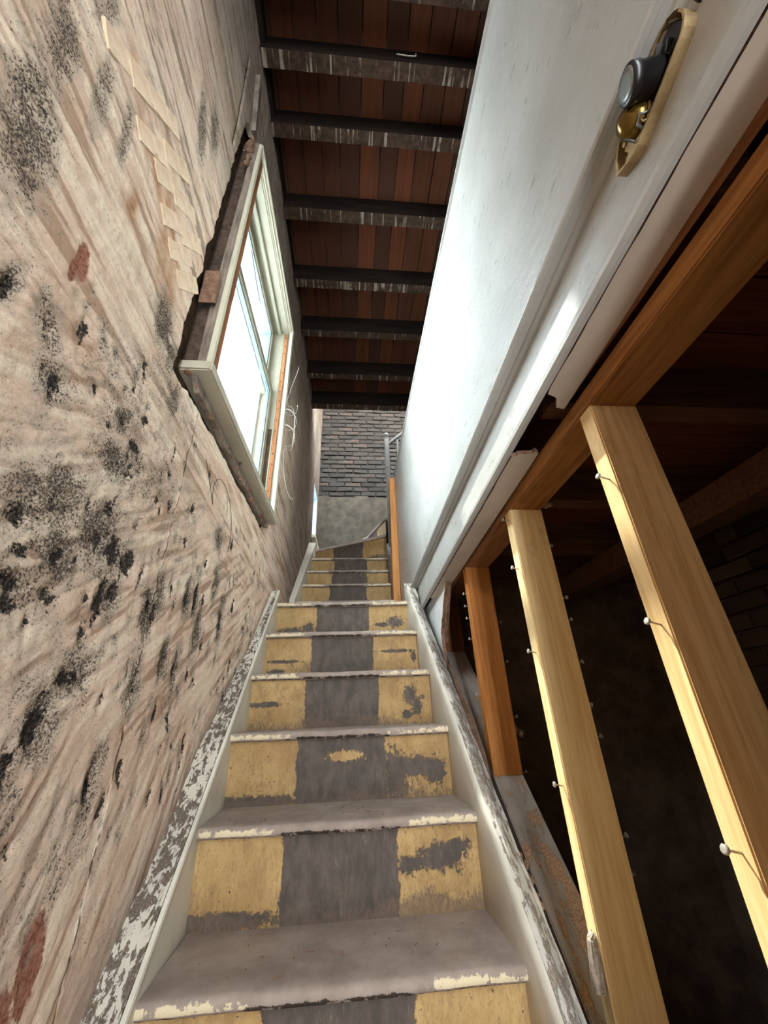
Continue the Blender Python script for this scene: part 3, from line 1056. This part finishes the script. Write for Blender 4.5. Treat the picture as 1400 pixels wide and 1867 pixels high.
# moulding: a bellied ledge whose underside turns away from the window
prof = [(.0, -.044), (-.016, -.050), (-.029, -.058), (-.035, -.064), (-.036, -.070), (-.033, -.0735), (-.024, -.074), (-.022, -.071), (-.010, -.071), (-.008, -.077), (.0, -.080), (.02, -.080), (.02, -.044)]
sweep('moulding', prof, along(lambda a, b, y: (X0 + a, y, mz(y) + b)), 'fascia', kw)
sweep('fascia_board', [(.004, 0), (.018, 0), (.018, 1), (.004, 1)],
      along(lambda a, b, y: (X0 + a, y, gz(y) + .002 if b == 0 else mz(y) - .07), [Y0 + .01, -.9, 0, .5, 1, 1.5, 2, 2.32]), 'fascia', kw)
bprof = [(.002, -.002), (-.006, -.004), (-.010, -.012), (-.008, -.021), (-.001, -.027), (.006, -.028), (.006, -.002)]
sweep('bottom_bead', bprof, along(lambda a, b, y: (X0 + a, y, gz(y) + b), [Y0 + .01, -.9, 0, .5, 1, 1.5, 1.9, 2.2]), 'fascia', kw)
sweep('panel_foot', [(.002, 0), (.10, 0), (.10, 1), (.002, 1)],
      along(lambda a, b, y: (X0 + a, y, 2.02 if b == 0 else mz(y) - .06), [2.28, 2.6, WE]), 'fascia', kw)

# soffit strips under the wall, broken through once
sof = thing('soffit', (.44, .6, 2.06), 'beige plaster soffit strip under the white wall, broken open near the studs', 'soffit')


def sz(y):
    return gz(y) - .024


r = random.Random(4)


def rag(p, q, n, j):
    return [(p[0] + (q[0] - p[0]) * i / n + (r.uniform(-j, j) if 0 < i < n else 0), p[1] + (q[1] - p[1]) * i / n + (r.uniform(-j, j) if 0 < i < n else 0)) for i in range(n)]


near = [(.410, -1.2), (.470, -1.2), (.470, .10), (.470, .50)] + rag((.470, .625), (.456, .625), 2, .001) + [(.450, .622), (.438, .595), (.428, .590), (.414, .585)] + [(.4105 + r.uniform(0, .0022), y) for y in np.linspace(.57, -.2, 36)]
prism('soffit_piece', near, lambda u, v, t: (u, v, sz(v) + t), 0, .012, 'soffit', sof, edgemat='rawedge')
far = [(.412 + r.uniform(0, .0025), y) for y in np.linspace(1.9, .84, 30)] + [(.413, .80)] + rag((.413, .795), (.478, .770), 8, .005) + [(.478, .78), (.478, 1.2), (.476, 1.7), (.47, 1.95), (.412, 1.95)]
prism('soffit_piece', far, lambda u, v, t: (u, v, sz(v) + t), 0, .012, 'soffit', sof, edgemat='rawedge')
box('backing_board', (.466, -1.2, 2.078), (.489, .63, 2.096), 'header2', sof)

# floor structure of the hall over the dark room
hf = thing('floor_upper', (1.4, .6, 2.24), 'underside of the upper hall floor, dark joists and reddish boards', kind='structure')
y = Y0 + .02
k = 0
while y < 2.36:
    w = .14 + r.uniform(-.015, .015)
    box('floor_board', (.46, y + .002, 2.235 + r.uniform(-.003, .003)), (2.4, min(y + w, 2.42) - .002, 2.26), 'subfloor', hf)
    y += w
box('floor_deck', (.50, Y0 + .02, 2.262), (2.4, 2.42, 2.28), 'floor', hf)
box('floor_deck', (.50, 2.42, 2.02), (2.4, Y1, 2.06), 'floor', hf)
for y in (-1.3, -.8, -.3, .20, .655, 1.12, 1.58, 2.04):
    box('floor_joist', (.465, y, 2.10), (2.4, y + .055, 2.235), 'darkwood', hf)
bt = box('floor_beam', (1.17, -.55, 2.0), (1.27, 2.33, 2.10), M['darkwood'], hf)


# ------------------------------------------------------------------ stud partition
sp = thing('stud_partition', (.54, 1, 0), 'open stud framing with sloping bottom plate beside the lower stairs', 'partition')
SX0, SX1 = .49, .593


def hb(y):
    return 2.026 - .008 * y


for nm, ya, yb, mt in [('header', -1.25, 1.055, 'header'), ('header', 1.058, 2.33, 'header2')]:
    hexa(nm, [(SX0, ya, hb(ya)), (SX1, ya, hb(ya)), (SX1, yb, hb(yb)), (SX0, yb, hb(yb)),
              (SX0, ya, hb(ya) + .042), (SX1, ya, hb(ya) + .042), (SX1, yb, hb(yb) + .042), (SX0, yb, hb(yb) + .042)], mt, sp, .003)


def pz(y):
    return 1.238 + .90 * (y - 1.515)


ya, yb = .25, 2.30
hexa('bottom_plate', [(SX0, ya, pz(ya) - .055), (SX1, ya, pz(ya) - .055), (SX1, yb, pz(yb) - .055), (SX0, yb, pz(yb) - .055),
                      (SX0, ya, pz(ya)), (SX1, ya, pz(ya)), (SX1, yb, pz(yb)), (SX0, yb, pz(yb))], 'plate', sp, .003)


def nail(parent, p, d, L=.022):
    p, d = Vector(p), Vector(d).normalized()
    lathe('nail', [(.0016, 0), (.0016, L * .82), (.0058, L * .84), (.0060, L * .96), (.0035, L)], p, d, 'steel', parent, 8)


def lump(parent, c, r, mat='lump', name='plaster_lump'):
    bm = bmesh.new()
    rr = random.Random(int(c[1] * 1e4) + int(c[2] * 1e4))
    for i in range(4):
        chunk(bm, Vector(c) + Vector((rr.uniform(-r, r), rr.uniform(-r, r), rr.uniform(-r, r))) * .7, r * rr.uniform(.5, .9), rr)
    me = bpy.data.meshes.new(name)
    bm.to_mesh(me)
    bm.free()
    me.transform(Matrix.Translation(-OFF[parent.name]))
    return link(name, me, mat, parent)


studs = []
for y, mt in [(.575, 'stud_d'), (1.03, 'stud_c'), (1.55, 'stud_b'), (2.075, 'stud_a')]:
    T = .042
    za, zb = pz(y), pz(y + T)
    o = hexa('stud', [(SX0, y, za), (SX1, y, za), (SX1, y + T, zb), (SX0, y + T, zb),
                      (SX0, y, hb(y)), (SX1, y, hb(y)), (SX1, y + T, hb(y + T)), (SX0, y + T, hb(y + T))], mt, sp, .0025)
    studs.append(o)
S3, S2, S1, S0 = studs
for z in (1.85, 1.58, 1.30, 1.02):
    nail(S3, (SX0, .592, z), (-1, -.1, .25), .026)
for z in (1.985, 1.83, 1.60, 1.31):
    nail(S2, (SX0, 1.047, z), (-1, -.1, .2), .024)
for z, L in ((1.90, .015), (1.74, .022), (1.68, .018), (1.57, .02), (1.40, .02), (1.21, .02)):
    nail(S2, (SX1, 1.045, z), (1, .1, .3), L)
for z in (1.90, 1.85, 1.80, 1.72, 1.52):
    nail(S1, (SX0, 1.57, z), (-1, -.1, .2), .02)
for z in (1.78, 1.63, 1.44, 1.27):
    nail(S1, (SX1, 1.57, z), (1, .1, .3), .024)
lump(S1, (SX1 + .012, 1.57, 1.40), .017, 'rawedge')
lump(S2, (SX1 + .010, 1.05, 1.47), .012)
lump(S2, (SX1 + .006, 1.05, 1.15), .010)
# torn splinter of plaster lath hanging on the pale stud
hexa('lath_scrap', [(SX0 - .022, 1.030, .985), (SX0 - .002, 1.030, .99), (SX0 - .002, 1.06, .99), (SX0 - .022, 1.06, .985),
                    (SX0 - .014, 1.034, 1.062), (SX0 + .001, 1.034, 1.07), (SX0 + .001, 1.056, 1.07), (SX0 - .014, 1.056, 1.062)], 'lump', S2, .003, cuts=2, jit=.002)
lump(sp, (SX0 - .004, 1.53, hb(1.5) + .02), .012, 'rawedge')
lump(sp, (SX1 + .004, 1.0, hb(1.0) + .004), .013, 'rawedge')

# scraps of the old wall finish still clinging beside the stairs
hp = thing('plaster_remnant', (.44, 2.1, 1.75), 'white plaster remnant with a torn brown edge below the moulding', 'plaster')


def remnant(nm, pts, par, x=.436):
    prism(nm, pts, lambda u, v, t: (x + t, u, v), 0, .016, 'pwhite', par, edgemat='rawedge')


r = random.Random(8)


def ragp(p, q, n, j):
    return [(p[0] + (q[0] - p[0]) * i / n + r.uniform(-j, j), p[1] + (q[1] - p[1]) * i / n + r.uniform(-j, j)) for i in range(n + 1)]


remnant('plaster_sheet', [(2.28, nl(2.28) - .12), (2.28, 2.0), (1.74, 2.015)] + ragp((1.70, 2.0), (1.80, 1.91), 6, .006) + ragp((1.82, 1.89), (1.90, 1.80), 5, .006) + [(1.885, nl(1.885) - .10)], hp)
hexa('lath_edge', [(.446, 1.70, 1.985), (.462, 1.70, 1.985), (.466, 1.90, 1.76), (.450, 1.90, 1.76),
                   (.446, 1.715, 2.0), (.462, 1.715, 2.0), (.466, 1.918, 1.775), (.450, 1.918, 1.775)], 'rawedge', hp, .002, cuts=4, jit=.003)
hp2 = thing('plaster_remnant', (.44, 1.55, 1.3), 'narrow white plaster sliver wedged between stair skirt and orange stud', 'plaster')
remnant('plaster_sheet', [(1.86, nl(1.86) - .06), (1.52, pz(1.52) + .09)] + ragp((1.50, pz(1.5) + .07), (1.47, pz(1.47) - .03), 6, .006) + [(1.46, nl(1.46) - .22), (1.86, nl(1.86) - .2)], hp2, .445)


# ------------------------------------------------------------------ stairs
def make_riser(parent, y, za, zb, x0, x1, seed, blobs=(), thin=(), band=(.30, .70), facing=None):
    nx_, nz_ = 110, 34
    U, V = np.meshgrid(np.linspace(0, 1, nx_), np.linspace(0, 1, nz_), indexing='ij')
    wob = .02 * (fbm(V * 3, V * 0, seed, 3) - .5)
    a, b = band
    dark = sstep(a - .02 + wob, a + .02 + wob, U) * (1 - sstep(b - .02 - wob, b + .02 - wob, U)) * 1.25 - .1
    for (cu, cv, ru, rv) in blobs:
        d = ((U - cu) / (ru * 1.2)) ** 2 + ((V - cv) / (rv * 1.25)) ** 2
        dark = np.maximum(dark, .84 * np.exp(-.8 * d))
    for (cu, cv, ru, rv) in thin:
        d = ((U - cu) / ru) ** 2 + ((V - cv) / rv) ** 2
        dark = dark * (1 - .92 * np.exp(-.9 * d))
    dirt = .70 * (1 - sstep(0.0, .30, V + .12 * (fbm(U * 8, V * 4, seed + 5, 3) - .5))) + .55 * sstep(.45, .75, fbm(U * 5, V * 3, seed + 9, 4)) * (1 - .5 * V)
    n = .0012 * (fbm(U * 14, V * 6, seed + 2, 4) - .5)
    X = x0 + (x1 - x0) * U
    if facing is None:
        P = np.stack([X, y + n, za + (zb - za) * V], -1)
    else:
        (ax, ay), (bx, by) = facing
        P = np.stack([ax + (bx - ax) * U, ay + (by - ay) * U, za + (zb - za) * V], -1)
    gridmesh('riser', P, 'riser', parent, dict(dark=dark, dirt=dirt))


def make_tread(parent, y, z, depth, x0, x1, seed, wear=.5, lowz=None):
    """nosed board: profile swept along x, slightly dished and chipped"""
    n = 90
    prof = [(depth, 0), (.10, 0), (.04, 0), (.012, -.001), (.003, -.005), (0, -.013), (.002, -.021), (.008, -.027), (.02, -.029), (.06, -.029), (depth, -.029)]
    U = np.linspace(0, 1, n)
    P = np.zeros((n, len(prof), 3))
    dark = np.zeros((n, len(prof)))
    paint = np.zeros((n, len(prof)))
    sag = -.004 * np.exp(-((U - .5) / .25) ** 2) * wear + .003 * (fbm(U * 9, U * 0, seed, 3) - .5)
    chip = .006 * np.clip(fbm(U * 22, U * 0, seed + 3, 3) - .5, 0, 1)
    for j, (a, b) in enumerate(prof):
        P[:, j, 0] = x0 + (x1 - x0) * U
        P[:, j, 1] = y + a + (chip if j in (3, 4, 5) else 0)
        P[:, j, 2] = z + b + (sag if a < depth else 0)
        mid = sstep(.22, .32, U) * (1 - sstep(.66, .76, U))
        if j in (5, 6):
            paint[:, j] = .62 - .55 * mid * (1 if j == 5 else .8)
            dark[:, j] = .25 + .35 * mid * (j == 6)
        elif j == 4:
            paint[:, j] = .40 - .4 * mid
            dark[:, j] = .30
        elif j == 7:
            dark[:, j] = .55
    gridmesh('tread', P, 'tread', parent, dict(dark=dark, paint=paint))


ls = thing('lower_staircase', (0, ny(1), 0), 'lower flight of worn stairs with yellow risers and a dark painted runner band', 'staircase')
BLOB = {5: [(.10, .05, .2, .12)],
        6: [(.86, .62, .09, .16), (.75, .55, .05, .10), (.93, .72, .05, .09), (.02, .10, .3, .09)],
        7: [(.74, .35, .06, .40), (.84, .48, .12, .16), (.93, .40, .05, .22), (.06, .06, .3, .1)],
        8: [(.88, .62, .035, .18), (.92, .36, .03, .14), (.86, .20, .03, .08), (.08, .5, .1, .05), (.95, .55, .02, .05)],
        9: [(.86, .60, .12, .04), (.97, .45, .02, .12), (.12, .40, .12, .04), (.08, .15, .05, .06)],
        10: [(.90, .50, .06, .16), (.80, .42, .06, .07), (.12, .22, .10, .16), (.24, .35, .04, .16)]}
THIN = {7: [(.52, .70, .11, .12)]}
for k in range(1, 11):
    y, z = ny(k), nz(k)
    zlow = nz(k - 1) if k > 1 else 0.0
    dep = RUN + .024 if k < 10 else .03
    make_tread(ls, y, z, dep, xl(y), xr(y), 100 + k, .6)
    make_riser(ls, y + .024, zlow - .002, z - .027, xl(y), xr(y), 200 + k * 7, BLOB.get(k, []), THIN.get(k, []))
# carriage below the steps keeps the flight solid
cp = [(ny(k) + .028, 0) for k in (1,)]
poly = [(ny(1) + .03, 0.0)]
for k in range(1, 11):
    poly += [(ny(k) + .03, nz(k) - .03)]
    if k < 10:
        poly += [(ny(k + 1) + .03, nz(k) - .03)]
poly += [(2.30, nz(10) - .03), (2.30, nz(10) - .35), (ny(1) + .5, 0.0)]
prism('carriage', poly, lambda u, v, t: (t, u, v), -.37, .33, 'dark', ls)
# landing boards
for i, (xa, xb) in enumerate([(-.449, -.28), (-.28, -.10), (-.10, .08), (.08, .25), (.25, .41)]):
    box('landing_board', (xa + .001, ny(10) + .028, nz(10) - .03), (xb - .001, 3.0, nz(10) - .001 * (i % 2)), 'tread', ls)

# left skirt: thick cream board, moulded cap with chipped paint against the wall
lsk = thing('skirt_board', (-.42, 1.5, 0), 'cream skirting with chipped moulded cap along the plaster wall', 'skirting')
yl = [.20, .5, .8, 1.0, 1.2, 1.4, 1.6, 1.8, 2.0, 2.2]


def outer(y):                    # outer edge of the cap closes up to the wall
    return WX(y) + .010 + .016 * (1 - sstep(1.25, 1.45, y)) + .026 * sstep(1.2, 2.3, y)


sweep('board', [(0, 0), (-.045, 0), (-.045, 1), (0, 1)],
      along(lambda a, b, y: (xl(y) + a, y, nl(y) + (.032 if b else -.30)), yl + [2.262]), 'skirt', lsk)
# chipped flat of the cap, then two small steps down to the board
sweep('cap', [(-.018, .030), (-.018, .052), (1, .050), (1, .028)],
      along(lambda a, b, y: (xl(y) + a if a <= 0 else outer(y), y, nl(y) + b + .004 * math.sin(y * 23)), np.linspace(.2, 2.262, 60)), 'cap', lsk)
sweep('cap_bead', [(.004, .030), (.006, .036), (.004, .044), (-.004, .047), (-.006, .030)],
      along(lambda a, b, y: (xl(y) + a, y, nl(y) + b), yl + [2.262]), 'skirt', lsk)
sweep('cap_bead', [(-.006, .040), (-.005, .050), (-.010, .054), (-.018, .053), (-.018, .040)],
      along(lambda a, b, y: (xl(y) + a, y, nl(y) + b), yl + [2.262]), 'cap', lsk)
sweep('end_block', [(-.001, 0), (-.04, 0), (-.04, 1), (-.001, 1)],
      along(lambda a, b, y: (xl(y) + a, y, nz(10) - .02 if b == 0 else nl(y) + .04), [2.235, 2.265]), 'skirt', lsk)

# right skirt: taller inner face with a rounded worn top
rsk = thing('skirt_board', (.40, 1.5, 0), 'white skirting with rounded, worn top beside the open studs', 'skirting')
prof = [(.000, -.30), (.000, .050), (.003, .064), (.010, .074), (.022, .073), (.034, .060), (.046, .040), (.060, .012), (.070, .000), (.070, -.30)]
sweep('board', [(p[0], p[1]) for p in prof], along(lambda a, b, y: (xr(y) + a + .001 + .0015 * math.sin(y * 31 + b * 40), y, nl(y) + b + .003 * math.sin(y * 17 + a * 90)), np.linspace(.2, 2.27, 70)), 'skirt', rsk, True)
sweep('worn_top', [(.012, .0765), (.024, .076), (.036, .062), (.049, .041), (.063, .013), (.074, .001), (.074, -.10), (.050, -.10), (.030, .0)],
      along(lambda a, b, y: (xr(y) + a + .001 + .003 * (float(fbm(y * 26, b * 30, 5, 3)) - .5) * 2, y, nl(y) + b + .006 * (float(fbm(y * 30, a * 60, 9, 3)) - .5)), np.linspace(.2, 2.2, 150)), 'capr', rsk)
sweep('end_block', [(.001, 0), (.06, 0), (.06, 1), (.001, 1)],
      along(lambda a, b, y: (xr(y) + a, y, nl(y) - .25 if b == 0 else nl(y) + .05), [2.19, 2.31]), 'skirt', rsk)
rs = random.Random(21)
for k in range(5):
    y = 1.05 + .012 * k * 3
    lump(rsk, (.432, 1.17 + .02 * k, nl(1.17 + .02 * k) - .03), .011, 'rawedge', 'broken_plaster')

# upper flight
us = thing('upper_staircase', (0, 2.95, nz(10)), 'upper flight of dim stairs turning right in winders at the top', 'staircase')


def uxl(y):
    return -.390 + .050 * (y - 3.15)


def uxr(y):
    return uxl(y) + .74


UP_N = [(2.960, 2.2553), (3.184, 2.4556), (3.403, 2.650), (3.617, 2.850)]
prevz = nz(10)
for i, (y, z) in enumerate(UP_N):
    make_tread(us, y, z, .245, uxl(y), uxr(y), 300 + i, .3)
    make_riser(us, y + .024, prevz - .002, z - .027, uxl(y), uxr(y), 320 + 7 * i, [(.85, .12, .1, .1)] if i == 2 else [], [], (.30, .72))
    prevz = z
# winders pivot on the newel
PV = Vector((.385, 3.78))
prevz = 2.85
LW = WX(4.2) + .004
zs = [3.16, 3.36]
ends = [(LW, 4.22), (.12, Y1 - .012), (.385, Y1 - .012)]
mids = [(.12, Y1 - .012), (.95, Y1 - .012)]
prism('winder_tread', [(uxl(3.62), 3.70), (uxr(3.62), 3.70), (PV.x, PV.y), (LW, 4.24)], lambda u, v, t: (u, v, t), 2.822, 2.849, 'tread', us)
for i, z in enumerate(zs):
    e = ends[i]
    f0, f1 = (e[0], e[1]), (PV.x, PV.y)
    make_riser(us, 0, prevz - .002, z - .027, 0, 1, 400 + i * 9, [(.85, .2, .12, .2)] if i == 0 else [], [], (.30, .70), facing=(f0, f1))
    poly = [(PV.x, PV.y), e]
    if i == 0:
        poly.append((LW, Y1 - .012))
    poly.append(mids[i])
    if i == 1:
        poly += [(.95, PV.y)]
    d = Vector((f1[0] - f0[0], f1[1] - f0[1])).normalized()
    nrm = Vector((d.y, -d.x)) * .022          # nosing overhang towards the viewer
    poly = [(poly[0][0] + nrm.x, poly[0][1] + nrm.y), (max(poly[1][0] + nrm.x, LW), poly[1][1] + nrm.y)] + poly[2:]
    prism('winder_tread', poly, lambda u, v, t: (u, v, t), z - .028, z, 'tread', us)
    prevz = z
# curved white skirt rising along the back wall
pts = [(-.41, 3.315), (-.25, 3.335), (-.10, 3.36), (.05, 3.40), (.15, 3.45), (.25, 3.515), (.35, 3.59), (.45, 3.67), (.55, 3.74)]
sweep('back_skirt', [(0, 0), (0, -.05), (-.018, -.05), (-.018, -.020), (-.032, -.014), (-.032, 0)],
      [(lambda a, b, p=p: (p[0], Y1 - .008 + a, p[1] + b)) for p in pts], 'newel', us)
prism('patched_panel', [(.25, 3.40), (.40, 3.43), (.44, 3.58), (.38, 3.57), (.28, 3.48)], lambda u, v, t: (u, t, v), Y1 - .036, Y1 - .028, 'pwhite', us)
# skirts of the upper flight
sweep('left_skirt', [(0, -.25), (0, .045), (-.02, .05), (1, .05), (1, -.25)],
      along(lambda a, b, y: (uxl(y) + a if a <= 0 else WX(y) + .006, y, 2.2553 + (y - 2.96) * .905 + b), [2.90, 3.2, 3.5, 3.84]), 'skirt', us)
sweep('right_stringer', [(0, -.30), (0, .06), (.05, .06), (.05, -.30)],
      along(lambda a, b, y: (uxr(y) + a, y, 2.2553 + (y - 2.96) * .905 + b), [3.06, 3.2, 3.5, 3.80]), 'newel', us)
box('underside', (-.38, 3.05, 2.03), (.38, 3.9, 2.10), 'dark', us)

# newel post with ball finial and rail at the turn
nw = thing('newel_post', (.43, 3.74, 2.9), 'slim grey-white newel post with ball finial at the stair turn', 'newel post')
NX, NY = .432, 3.74
box('shaft', (NX - .026, NY - .026, 2.75), (NX + .026, NY + .026, 4.40), 'newel', nw, .004)
lathe('neck', [(.027, 0), (.030, .008), (.022, .016), (.016, .026), (.016, .034)], (NX, NY, 4.40), (0, 0, 1), 'newel', nw, 16)
lathe('finial', [(.010, 0), (.020, .006), (.028, .018), (.031, .032), (.028, .046), (.019, .058), (.006, .064)], (NX, NY, 4.43), (0, 0, 1), 'newel', nw, 20)
lathe('collar', [(.036, 0), (.038, .01), (.036, .02)], (NX, NY, 3.98), (0, 0, 1), 'newel', nw, 4)
hr = sweep('handrail', [(-.02, -.02), (.02, -.02), (.024, .005), (.012, .022), (-.012, .022), (-.024, .005)],
           [(lambda a, b, p=p: (p[0], NY + a, p[1] + b)) for p in [(.455, 4.335), (.62, 4.485), (1.0, 4.83)]], 'newel', nw)
for x in (.55, .66, .77):
    box('baluster', (x, NY - .012, 3.6), (x + .022, NY + .012, 4.335 + (x - .455) * .91 - .02), 'newel', nw)
# bare orange post closing the end of the white wall
op = hexa('end_post', [(.340, 2.972, nz(10)), (.398, 2.972, nz(10)), (.398, 3.05, nz(10)), (.340, 3.05, nz(10)),
                       (.352, 2.972, topz(WE) - .012), (.400, 2.972, topz(WE) - .012), (.400, 3.05, topz(WE) - .012), (.352, 3.05, topz(WE) - .012)], 'orange', None, .003)
props(op, 'bare orange wooden post at the far end of the white wall', 'post')


# ------------------------------------------------------------------ old brass bell mechanism on the white wall
def bell():
    FX = X0 + .004
    b = thing('bell_mechanism', (FX, .175, 2.17), 'broken brass fitting with black knob and amber dome on the white wall', 'wall fitting')
    ax = Vector((0, .96, -.28)).normalized()       # long axis, rounded end -> pointed end
    sd = Vector((0, .28, .96)).normalized()        # across
    nr = Vector((-1, 0, 0))
    c = Vector((FX, .182, 2.184))
    K = .93

    def Q(u, v, n):
        return c + (ax * u + sd * v + nr * n) * K
    out = []
    for i in range(9):
        w = math.pi / 2 + math.pi * i / 8
        out.append((-.058 + .030 * math.cos(w) * .9, .030 * math.sin(w)))
    out += [(.042, -.030), (.062, -.021), (.080, -.004), (.066, .016), (.048, .029)]
    inn = [(u * .95 - .001, v * .90) for u, v in out]
    n = len(out)
    # tray: floor + rim
    vs = [Q(u, v, 0) for u, v in out] + [Q(u, v, .017) for u, v in out] + [Q(u, v, .017) for u, v in inn] + [Q(u, v, .003) for u, v in inn]
    fs = [tuple(range(n))[::-1]]
    for a_ in range(3):
        for i in range(n):
            j = (i + 1) % n
            if a_ < 1 or not (2 <= i <= 3):
                fs.append((a_ * n + i, a_ * n + j, (a_ + 1) * n + j, (a_ + 1) * n + i))
    fs.append(tuple(range(3 * n, 4 * n)))
    fromraw('tray', vs, fs, 'brass', b)
    # stepped plates at the pointed end
    for u0, u1, v0, v1, h in [(.034, .052, -.020, .012, .012), (.050, .064, -.012, .002, .010), (.040, .048, .012, .022, .014)]:
        hexa('plate', [Q(u0, v0, .002), Q(u1, v0, .002), Q(u1, v1, .002), Q(u0, v1, .002), Q(u0, v0, h), Q(u1, v0, h), Q(u1, v1, h), Q(u0, v1, h)], 'brass', b, .0008)
    # amber dome with its clapper clip
    dm = lathe('dome', [(.022, 0), (.0225, .008), (.020, .018), (.014, .026), (.006, .030), (.001, .031)], Q(.018, .004, .008), (-1, .10, .05), 'amber', b, 28)
    lathe('dome_ring', [(.0235, 0), (.0245, .002), (.0235, .004)], Q(.018, .004, .008), (-1, .10, .05), 'brass', dm, 28)
    tube('clip', [Q(.040, -.016, .014), Q(.038, -.004, .026), Q(.036, .008, .028), Q(.038, .018, .016)], .0018, 'grayface', b)
    tube('clip', [Q(.006, -.020, .012), Q(.012, -.018, .026), Q(.022, -.020, .024), Q(.026, -.024, .012)], .0018, 'grayface', b)
    tube('clip', [Q(.012, -.024, .010), Q(.018, -.022, .018), Q(.016, -.016, .022)], .0014, 'brass', b)
    # black drum with ribbed edge and grey face
    axis = Vector((-1, .25, -.05))
    kb = lathe('knob', [(.020, 0), (.021, .002), (.021, .030), (.0225, .031), (.0225, .040), (.0205, .042)], Q(-.026, .002, .006), axis, 'black', b, 40)
    lathe('knob_face', [(.0185, 0), (.0185, .0012), (.012, .0016), (.0005, .001)], Q(-.026, .002, .006) + axis.normalized() * .0415, axis, 'grayface', kb, 32)
    # loose contacts and stub behind the knob
    for (u, v, h, du) in [(-.056, .010, .022, .010), (-.060, -.008, .020, .012), (-.050, -.018, .016, .008)]:
        hexa('contact', [Q(u, v, .004), Q(u + du, v, .004), Q(u + du, v + .005, .004), Q(u, v + .005, .004),
                         Q(u, v, h), Q(u + du, v, h - .004), Q(u + du, v + .005, h - .004), Q(u, v + .005, h)], 'grayface' if v > 0 else 'black', b, .0006)
    hexa('mount_block', [Q(-.078, -.020, .003), Q(-.046, -.020, .003), Q(-.046, .020, .003), Q(-.078, .020, .003),
                         Q(-.074, -.018, .012), Q(-.046, -.018, .014), Q(-.046, .018, .014), Q(-.074, .018, .012)], 'black', b, .001)
    hexa('bent_tab', [Q(-.096, -.016, .0), Q(-.088, -.018, .0), Q(-.088, -.010, .0), Q(-.094, -.010, .0),
                      Q(-.098, -.016, .010), Q(-.090, -.018, .008), Q(-.090, -.011, .008), Q(-.096, -.011, .010)], 'black', b, .0006)
    return b


bell()


# ------------------------------------------------------------------ loose wires and debris
def curl(base, n, fn):
    return [WP(*fn(i / (n - 1))) for i in range(n)]


w1 = tube('loose_wire', curl(0, 80, lambda t: (1.965 + .05 * t + .035 * math.sin(t * 21) * (.3 + t), .075 + .03 * math.sin(t * 13 + 1) + .02 * t, 3.62 - 1.0 * t + .07 * math.sin(t * 19))), .0022, 'wirew', None, 5)
props(w1, 'long pale curly wire dangling down the far window casing', 'wire')
w2 = tube('loose_wire', curl(0, 60, lambda t: (1.975 + .06 * math.sin(t * 15), .085 + .035 * math.cos(t * 15), 3.28 - .30 * t)), .002, 'wirew', None, 5)
props(w2, 'pale wire wound in loops beside the bare jamb strip', 'wire')
w3 = tube('loose_wire', curl(0, 60, lambda t: (1.05 + .30 * t, .03 + .02 * math.sin(t * 9), 2.20 - .10 * math.sin(t * 7.5) - .10 * t)), .0012, 'wired', None, 5)
props(w3, 'thin brown wire looping over the plaster below the window sill', 'wire')
w4 = tube('loose_wire', curl(0, 40, lambda t: (1.20 + .30 * t, -.055 + .02 * math.sin(t * 8), 3.42 - .26 * t + .03 * math.sin(t * 14))), .0018, 'wirew', None, 5)
props(w4, 'pale wire strand lying over the meeting rail of the sash', 'wire')
vine = thing('dead_vine', WP(1.9, -.26, 0), 'leafless dark vine twigs outside the lower window pane', 'vine')
rv = random.Random(14)
tube('stem', [WP(1.9 + .04 * math.sin(i * .9), -.26 + .02 * math.sin(i * 1.7), i * .30) for i in range(11)], [.012 - .0006 * i for i in range(11)], 'wired', vine, 6)
for k in range(9):
    s, z = 1.70 + .075 * k, 2.80 + .15 * rv.random()
    pts, ds, dz = [WP(1.9, -.26, 2.6)], rv.uniform(-.02, .03), rv.uniform(.035, .06)
    for i in range(14):
        pts.append(WP(s, -.30 + .04 * rv.random(), z))
        s += ds
        z += dz
        ds += rv.uniform(-.022, .022)
        dz += rv.uniform(-.016, .009)
    tube('twig', pts, [.005 * (1 - .5 * i / 14) for i in range(15)], 'wired', vine, 5)
w5 = tube('loose_wire', [WP(1.20, -.03, 3.60), WP(1.30, -.035, 3.585), WP(1.40, -.04, 3.575), WP(1.46, -.045, 3.585), WP(1.50, -.05, 3.61)], .0028, 'wired', None, 6)
props(w5, 'short dark wire poking across the upper window pane', 'wire')

db = bmesh.new()
rd = random.Random(31)
for i in range(110):
    k = rd.choice([5, 5, 5, 6, 6, 7, 8, 9])
    y = ny(k) + rd.uniform(.02, RUN)
    x = rd.uniform(xl(y) + .02, xr(y) - .02)
    chunk(db, (x, y, nz(k) + .001), rd.uniform(.0008, .0022), rd)
for i in range(26):
    k = rd.choice([5, 5, 6, 7, 8, 9])
    y = ny(k) + rd.uniform(.03, RUN - .01)
    x = rd.uniform(-.2, .3)
    L, an = rd.uniform(.008, .022), rd.uniform(0, 3.14)
    mt = Matrix.Translation((x, y, nz(k) + .0015)) @ Matrix.Rotation(an, 4, 'Z') @ Matrix.Diagonal((L, .0012, .0012, 1))
    bmesh.ops.create_cube(db, size=1, matrix=mt)
me = bpy.data.meshes.new('stair_debris')
db.to_mesh(me)
db.free()
o = link('stair_debris', me, 'rawedge')
props(o, 'scattered plaster crumbs and splinters on the stair treads', 'debris', kind='stuff')
